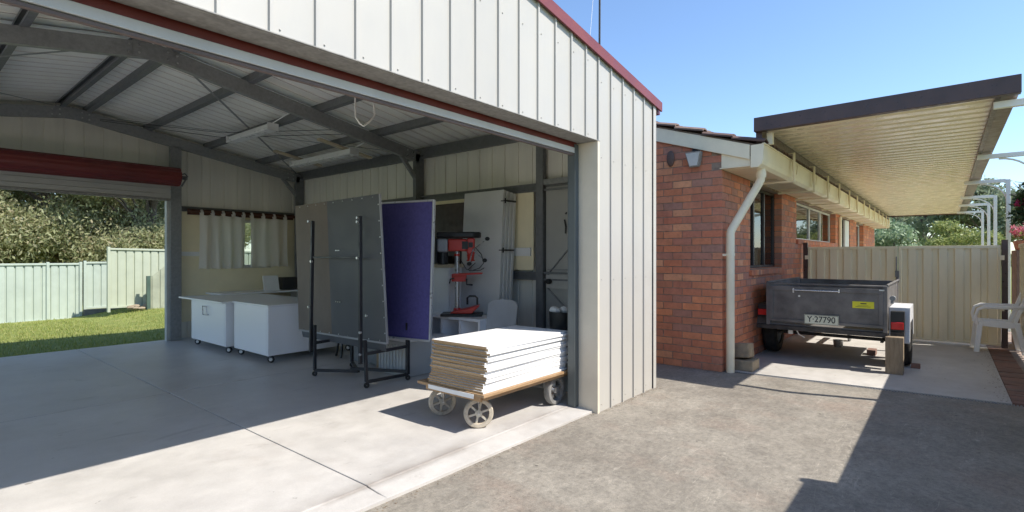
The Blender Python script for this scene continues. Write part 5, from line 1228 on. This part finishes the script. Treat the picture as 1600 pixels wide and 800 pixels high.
# drill press, local x = away from motor (camera right)
dpz = cz
dr = thing('drill_press', 'red and black bench drill press on the white cube shelf', 'drill press', (4.36, 4.42, dpz), R(-50.4))
q = MB(); q.prism([(-.20, -.14, 0), (.28, -.14, 0), (.28, .14, 0), (-.20, .14, 0)], (0, 0, .03)); q.build('base', blackp, dr, world=False, bevel=.006)
q = MB(); q.prism([(-.10, -.10, .031), (.16, -.10, .031), (.25, -.1, .12), (.235, -.1, .125), (.08, -.10, .085), (-.06, -.10, .06)], (0, .2, 0)); q.build('base_plate', drillred, dr, world=False, bevel=.008)
q = MB(); q.cyl((-.02, 0, .03), (-.02, 0, .82), .028, n=20); q.build('column', silver, dr, world=False, smooth=True)
q = MB(); q.cyl((-.02, 0, .03), (-.02, 0, .09), .05, .038, n=16); q.build('column_collar', drillred, dr, world=False, smooth=True)
q = MB(); q.prism([(-.08, -.045, .40), (.09, -.045, .40), (.09, .045, .40), (-.08, .045, .40)], (0, 0, .09)); q.prism([(-.06, -.10, .47), (.28, -.10, .49), (.28, -.10, .505), (-.06, -.10, .495)], (0, .2, 0)); q.build('table', drillred, dr, world=False, bevel=.006)
q = MB(); q.tube([(.09, -.06, .43), (.10, -.09, .43), (.10, -.09, .37), (.17, -.09, .365)], .010, 8); q.build('table_crank', blackp, dr, world=False, smooth=True)
q = MB(); q.tube([(-.05, -.06, .44), (-.09, -.08, .43), (-.10, -.08, .38)], .008, 8); q.build('table_lock', blackp, dr, world=False)
q = MB(); q.cyl((-.02, 0, .70), (-.02, 0, .725), .034, n=16); q.build('head_collar', drillred, dr, world=False)
q = MB(); q.box(-.12, .10, -.07, .07, .755, .90); q.box(.10, .19, -.055, .055, .72, .91); hd = q.build('head', drillred, dr, world=False, bevel=.015)
q = MB(); q.box(.045, .115, -.075, -.071, .78, .87); q.box(.12, .17, -.062, -.056, .80, .86); q.build('switch_plate', blackp, hd, world=False)
q = MB(); q.box(-.245, -.125, -.075, .075, .745, .90); q.build('motor', mat('motor_grey', (.45, .46, .48), .4), dr, world=False, bevel=.02)
q = MB(); q.box(-.27, -.246, -.06, .06, .62, .90); q.cyl((-.19, 0, .60), (-.19, 0, .744), .065, n=16); q.build('motor_cap', blackp, dr, world=False, bevel=.005)
q = MB(); pts = [(-.27, -.02), (-.25, -.10), (-.05, -.105), (.18, -.10), (.25, -.05), (.265, 0), (.25, .05), (.18, .10), (-.05, .105), (-.25, .10), (-.27, .02)]; q.prism([(x, y, .912) for x, y in pts], (0, 0, .07)); q.build('belt_cover', blackp, dr, world=False, bevel=.018)
q = MB(); q.cyl((.14, 0, .72), (.14, 0, .655), .045, .038, n=18); q.cyl((.14, 0, .655), (.14, 0, .64), .05, n=18); q.build('quill', drillred, dr, world=False, smooth=True)
q = MB(); q.cyl((.14, 0, .64), (.14, 0, .58), .022, n=14); q.cyl((.14, 0, .58), (.14, 0, .545), .022, .008, n=14); q.cyl((.14, 0, .545), (.14, 0, .50), .004, n=6); q.build('chuck', silver, dr, world=False, smooth=True)
for (dx, dz) in ((.17, .13), (.14, -.12), (-.04, -.16)):
    q = MB(); q.cyl((.17, -.07, .77), (.17 + dx, -.09, .77 + dz), .006, n=8); f_ = q.build('feed_handle', silver, dr, world=False)
    q = MB(); q.sphere((.17 + dx, -.09, .77 + dz), .024, 10, sc=(1.2, 1, 1)); q.build('knob', blackp, f_, world=False, smooth=True)
q = MB(); q.tube([(.02, -.08, .76), (.04, -.10, .64), (.10, -.11, .545), (.16, -.11, .53), (.25, -.11, .56), (.30, -.10, .62), (.27, -.09, .72), (.2, -.08, .80)], .005, 6); q.tube([(.20, -.06, .62), (.12, -.10, .545), (.13, -.10, .53), (.26, -.10, .535), (.30, -.06, .56)], .005, 6); q.build('cable', blackp, dr, world=False, smooth=True)
q = MB(); q.tube([(.11, -.11, .14), (.11, -.11, .215), (.135, -.11, .235), (.20, -.11, .235), (.225, -.11, .215), (.225, -.11, .14)], .012, 8); q.build('carry_handle', blackp, dr, world=False, smooth=True)

# items behind the trolley by the jamb
bn = thing('waste_bin', 'tall black bin holding crumpled paper beside the door jamb', 'bin', (4.43, 3.0, ZS))
m_ = MB(); m_.lathe((4.47, 3.02, ZS), (0, 0, 1), [(.001, 0), (.11, 0), (.145, .76), (.138, .76), (.10, .02), (.001, .02)], 20); m_.build('bin_body', blackp, bn, smooth=True)
m_ = MB()
for i in range(7): m_.sphere((4.47 + random.uniform(-.08, .08), 3.02 + random.uniform(-.08, .08), .78 + random.uniform(-.02, .04)), random.uniform(.035, .055), 7, sc=(1, 1, .8))
m_.build('crumpled_paper', paper, bn)
t = thing('spade', 'wooden handled spade leaning beside the black bin', 'spade', (4.43, 2.85, ZS))
m_ = MB(); m_.cyl((4.36, 2.86, .30), (4.56, 2.88, .90), .016, n=10); m_.build('handle', pineh, t, smooth=True)
m_ = MB(); m_.prism([(4.28, 2.77, ZS), (4.28, 2.93, ZS), (4.36, 2.94, .30), (4.36, 2.76, .30)], (.012, 0, -.003)); m_.build('blade', galvd, t)
t = thing('fire_extinguisher', 'red cylinder with a white label on the floor behind the door jamb', 'extinguisher', (4.40, 2.74, ZS))
m_ = MB(); m_.lathe((4.40, 2.76, ZS), (0, 0, 1), [(.001, 0), (.06, 0), (.065, .02), (.065, .30), (.045, .36), (.02, .38), (.001, .38)], 20); m_.build('cylinder', red, t, smooth=True)
m_ = MB(); m_.lathe((4.40, 2.76, ZS), (0, 0, 1), [(.066, .08), (.0665, .10), (.0665, .22), (.066, .23)], 20); m_.build('label', paper, t, smooth=True)
m_ = MB(); m_.cyl((4.40, 2.76, .41), (4.40, 2.76, .46), .02, n=10); m_.bar((4.36, 2.76, .46), (4.47, 2.76, .48), .02, .012); m_.build('valve', blackp, t)
m_ = MB(); m_.prism([(4.18, 3.35, ZS), (4.18, 3.62, ZS), (4.26, 3.62, .60), (4.26, 3.35, .60)], (.01, 0, 0)); tag(m_.build('grey_board', asph), 'thin dark grey board standing behind the trolley', 'board')

# things under and behind the display boards
tb = thing('storage_tub', 'large clear ribbed plastic tub on its side behind the board stand', 'tub', (3.8, 4.75, ZS))
m_ = MB(); m_.box(3.66, 4.0, 4.50, 5.02, ZS + .0, .42); m_.build('tub_body', tubm, tb, bevel=.015)
for i in range(9): m_ = MB(); m_.box(3.648, 3.662, 4.53 + i * .055, 4.552 + i * .055, .08, .38); m_.build('rib', tubm, tb, bevel=.003)
m_ = MB(); m_.box(3.645, 4.015, 4.485, 5.035, .421, .45); m_.build('lid', plasticw, tb, bevel=.006)
m_ = MB(); m_.box(3.78, 4.1, 5.05, 5.22, ZS, .50); tag(m_.build('cardboard_box', cardb, bevel=.004), 'brown cardboard carton behind the board stand', 'box')
t = thing('metal_case', 'grey metal case on the floor behind the board stand', 'case', (4.1, 5.4, ZS))
m_ = MB(); m_.box(3.85, 4.25, 5.24, 5.85, ZS, .24); m_.build('case_body', galv, t, bevel=.008); m_ = MB(); m_.box(3.84, 4.26, 5.23, 5.86, .241, .26); m_.build('lid', galvd, t)
t = thing('carton', 'small white carton with red print on the grey case', 'box', (3.95, 5.4, .26))
m_ = MB(); m_.box(3.86, 4.05, 5.28, 5.48, .262, .40); m_.build('carton_body', paper, t, bevel=.003); m_ = MB(); m_.box(3.8575, 3.8595, 5.30, 5.46, .28, .32); m_.box(3.8575, 3.8595, 5.32, 5.38, .34, .38); m_.build('red_print', drillred, t)
t = thing('stool', 'low wooden stool with black legs behind the display boards', 'stool', (3.95, 6.1, ZS))
m_ = MB(); m_.cyl((3.95, 6.12, .27), (3.95, 6.12, .32), .15, n=24); m_.build('seat', stoolw, t, smooth=True)
for a in (.5, 2.1, 3.7, 5.3): m_ = MB(); m_.cyl((3.95 + .09 * math.cos(a), 6.12 + .09 * math.sin(a), .27), (3.95 + .14 * math.cos(a), 6.12 + .14 * math.sin(a), ZS), .014, n=8); m_.build('leg', blackp, t)
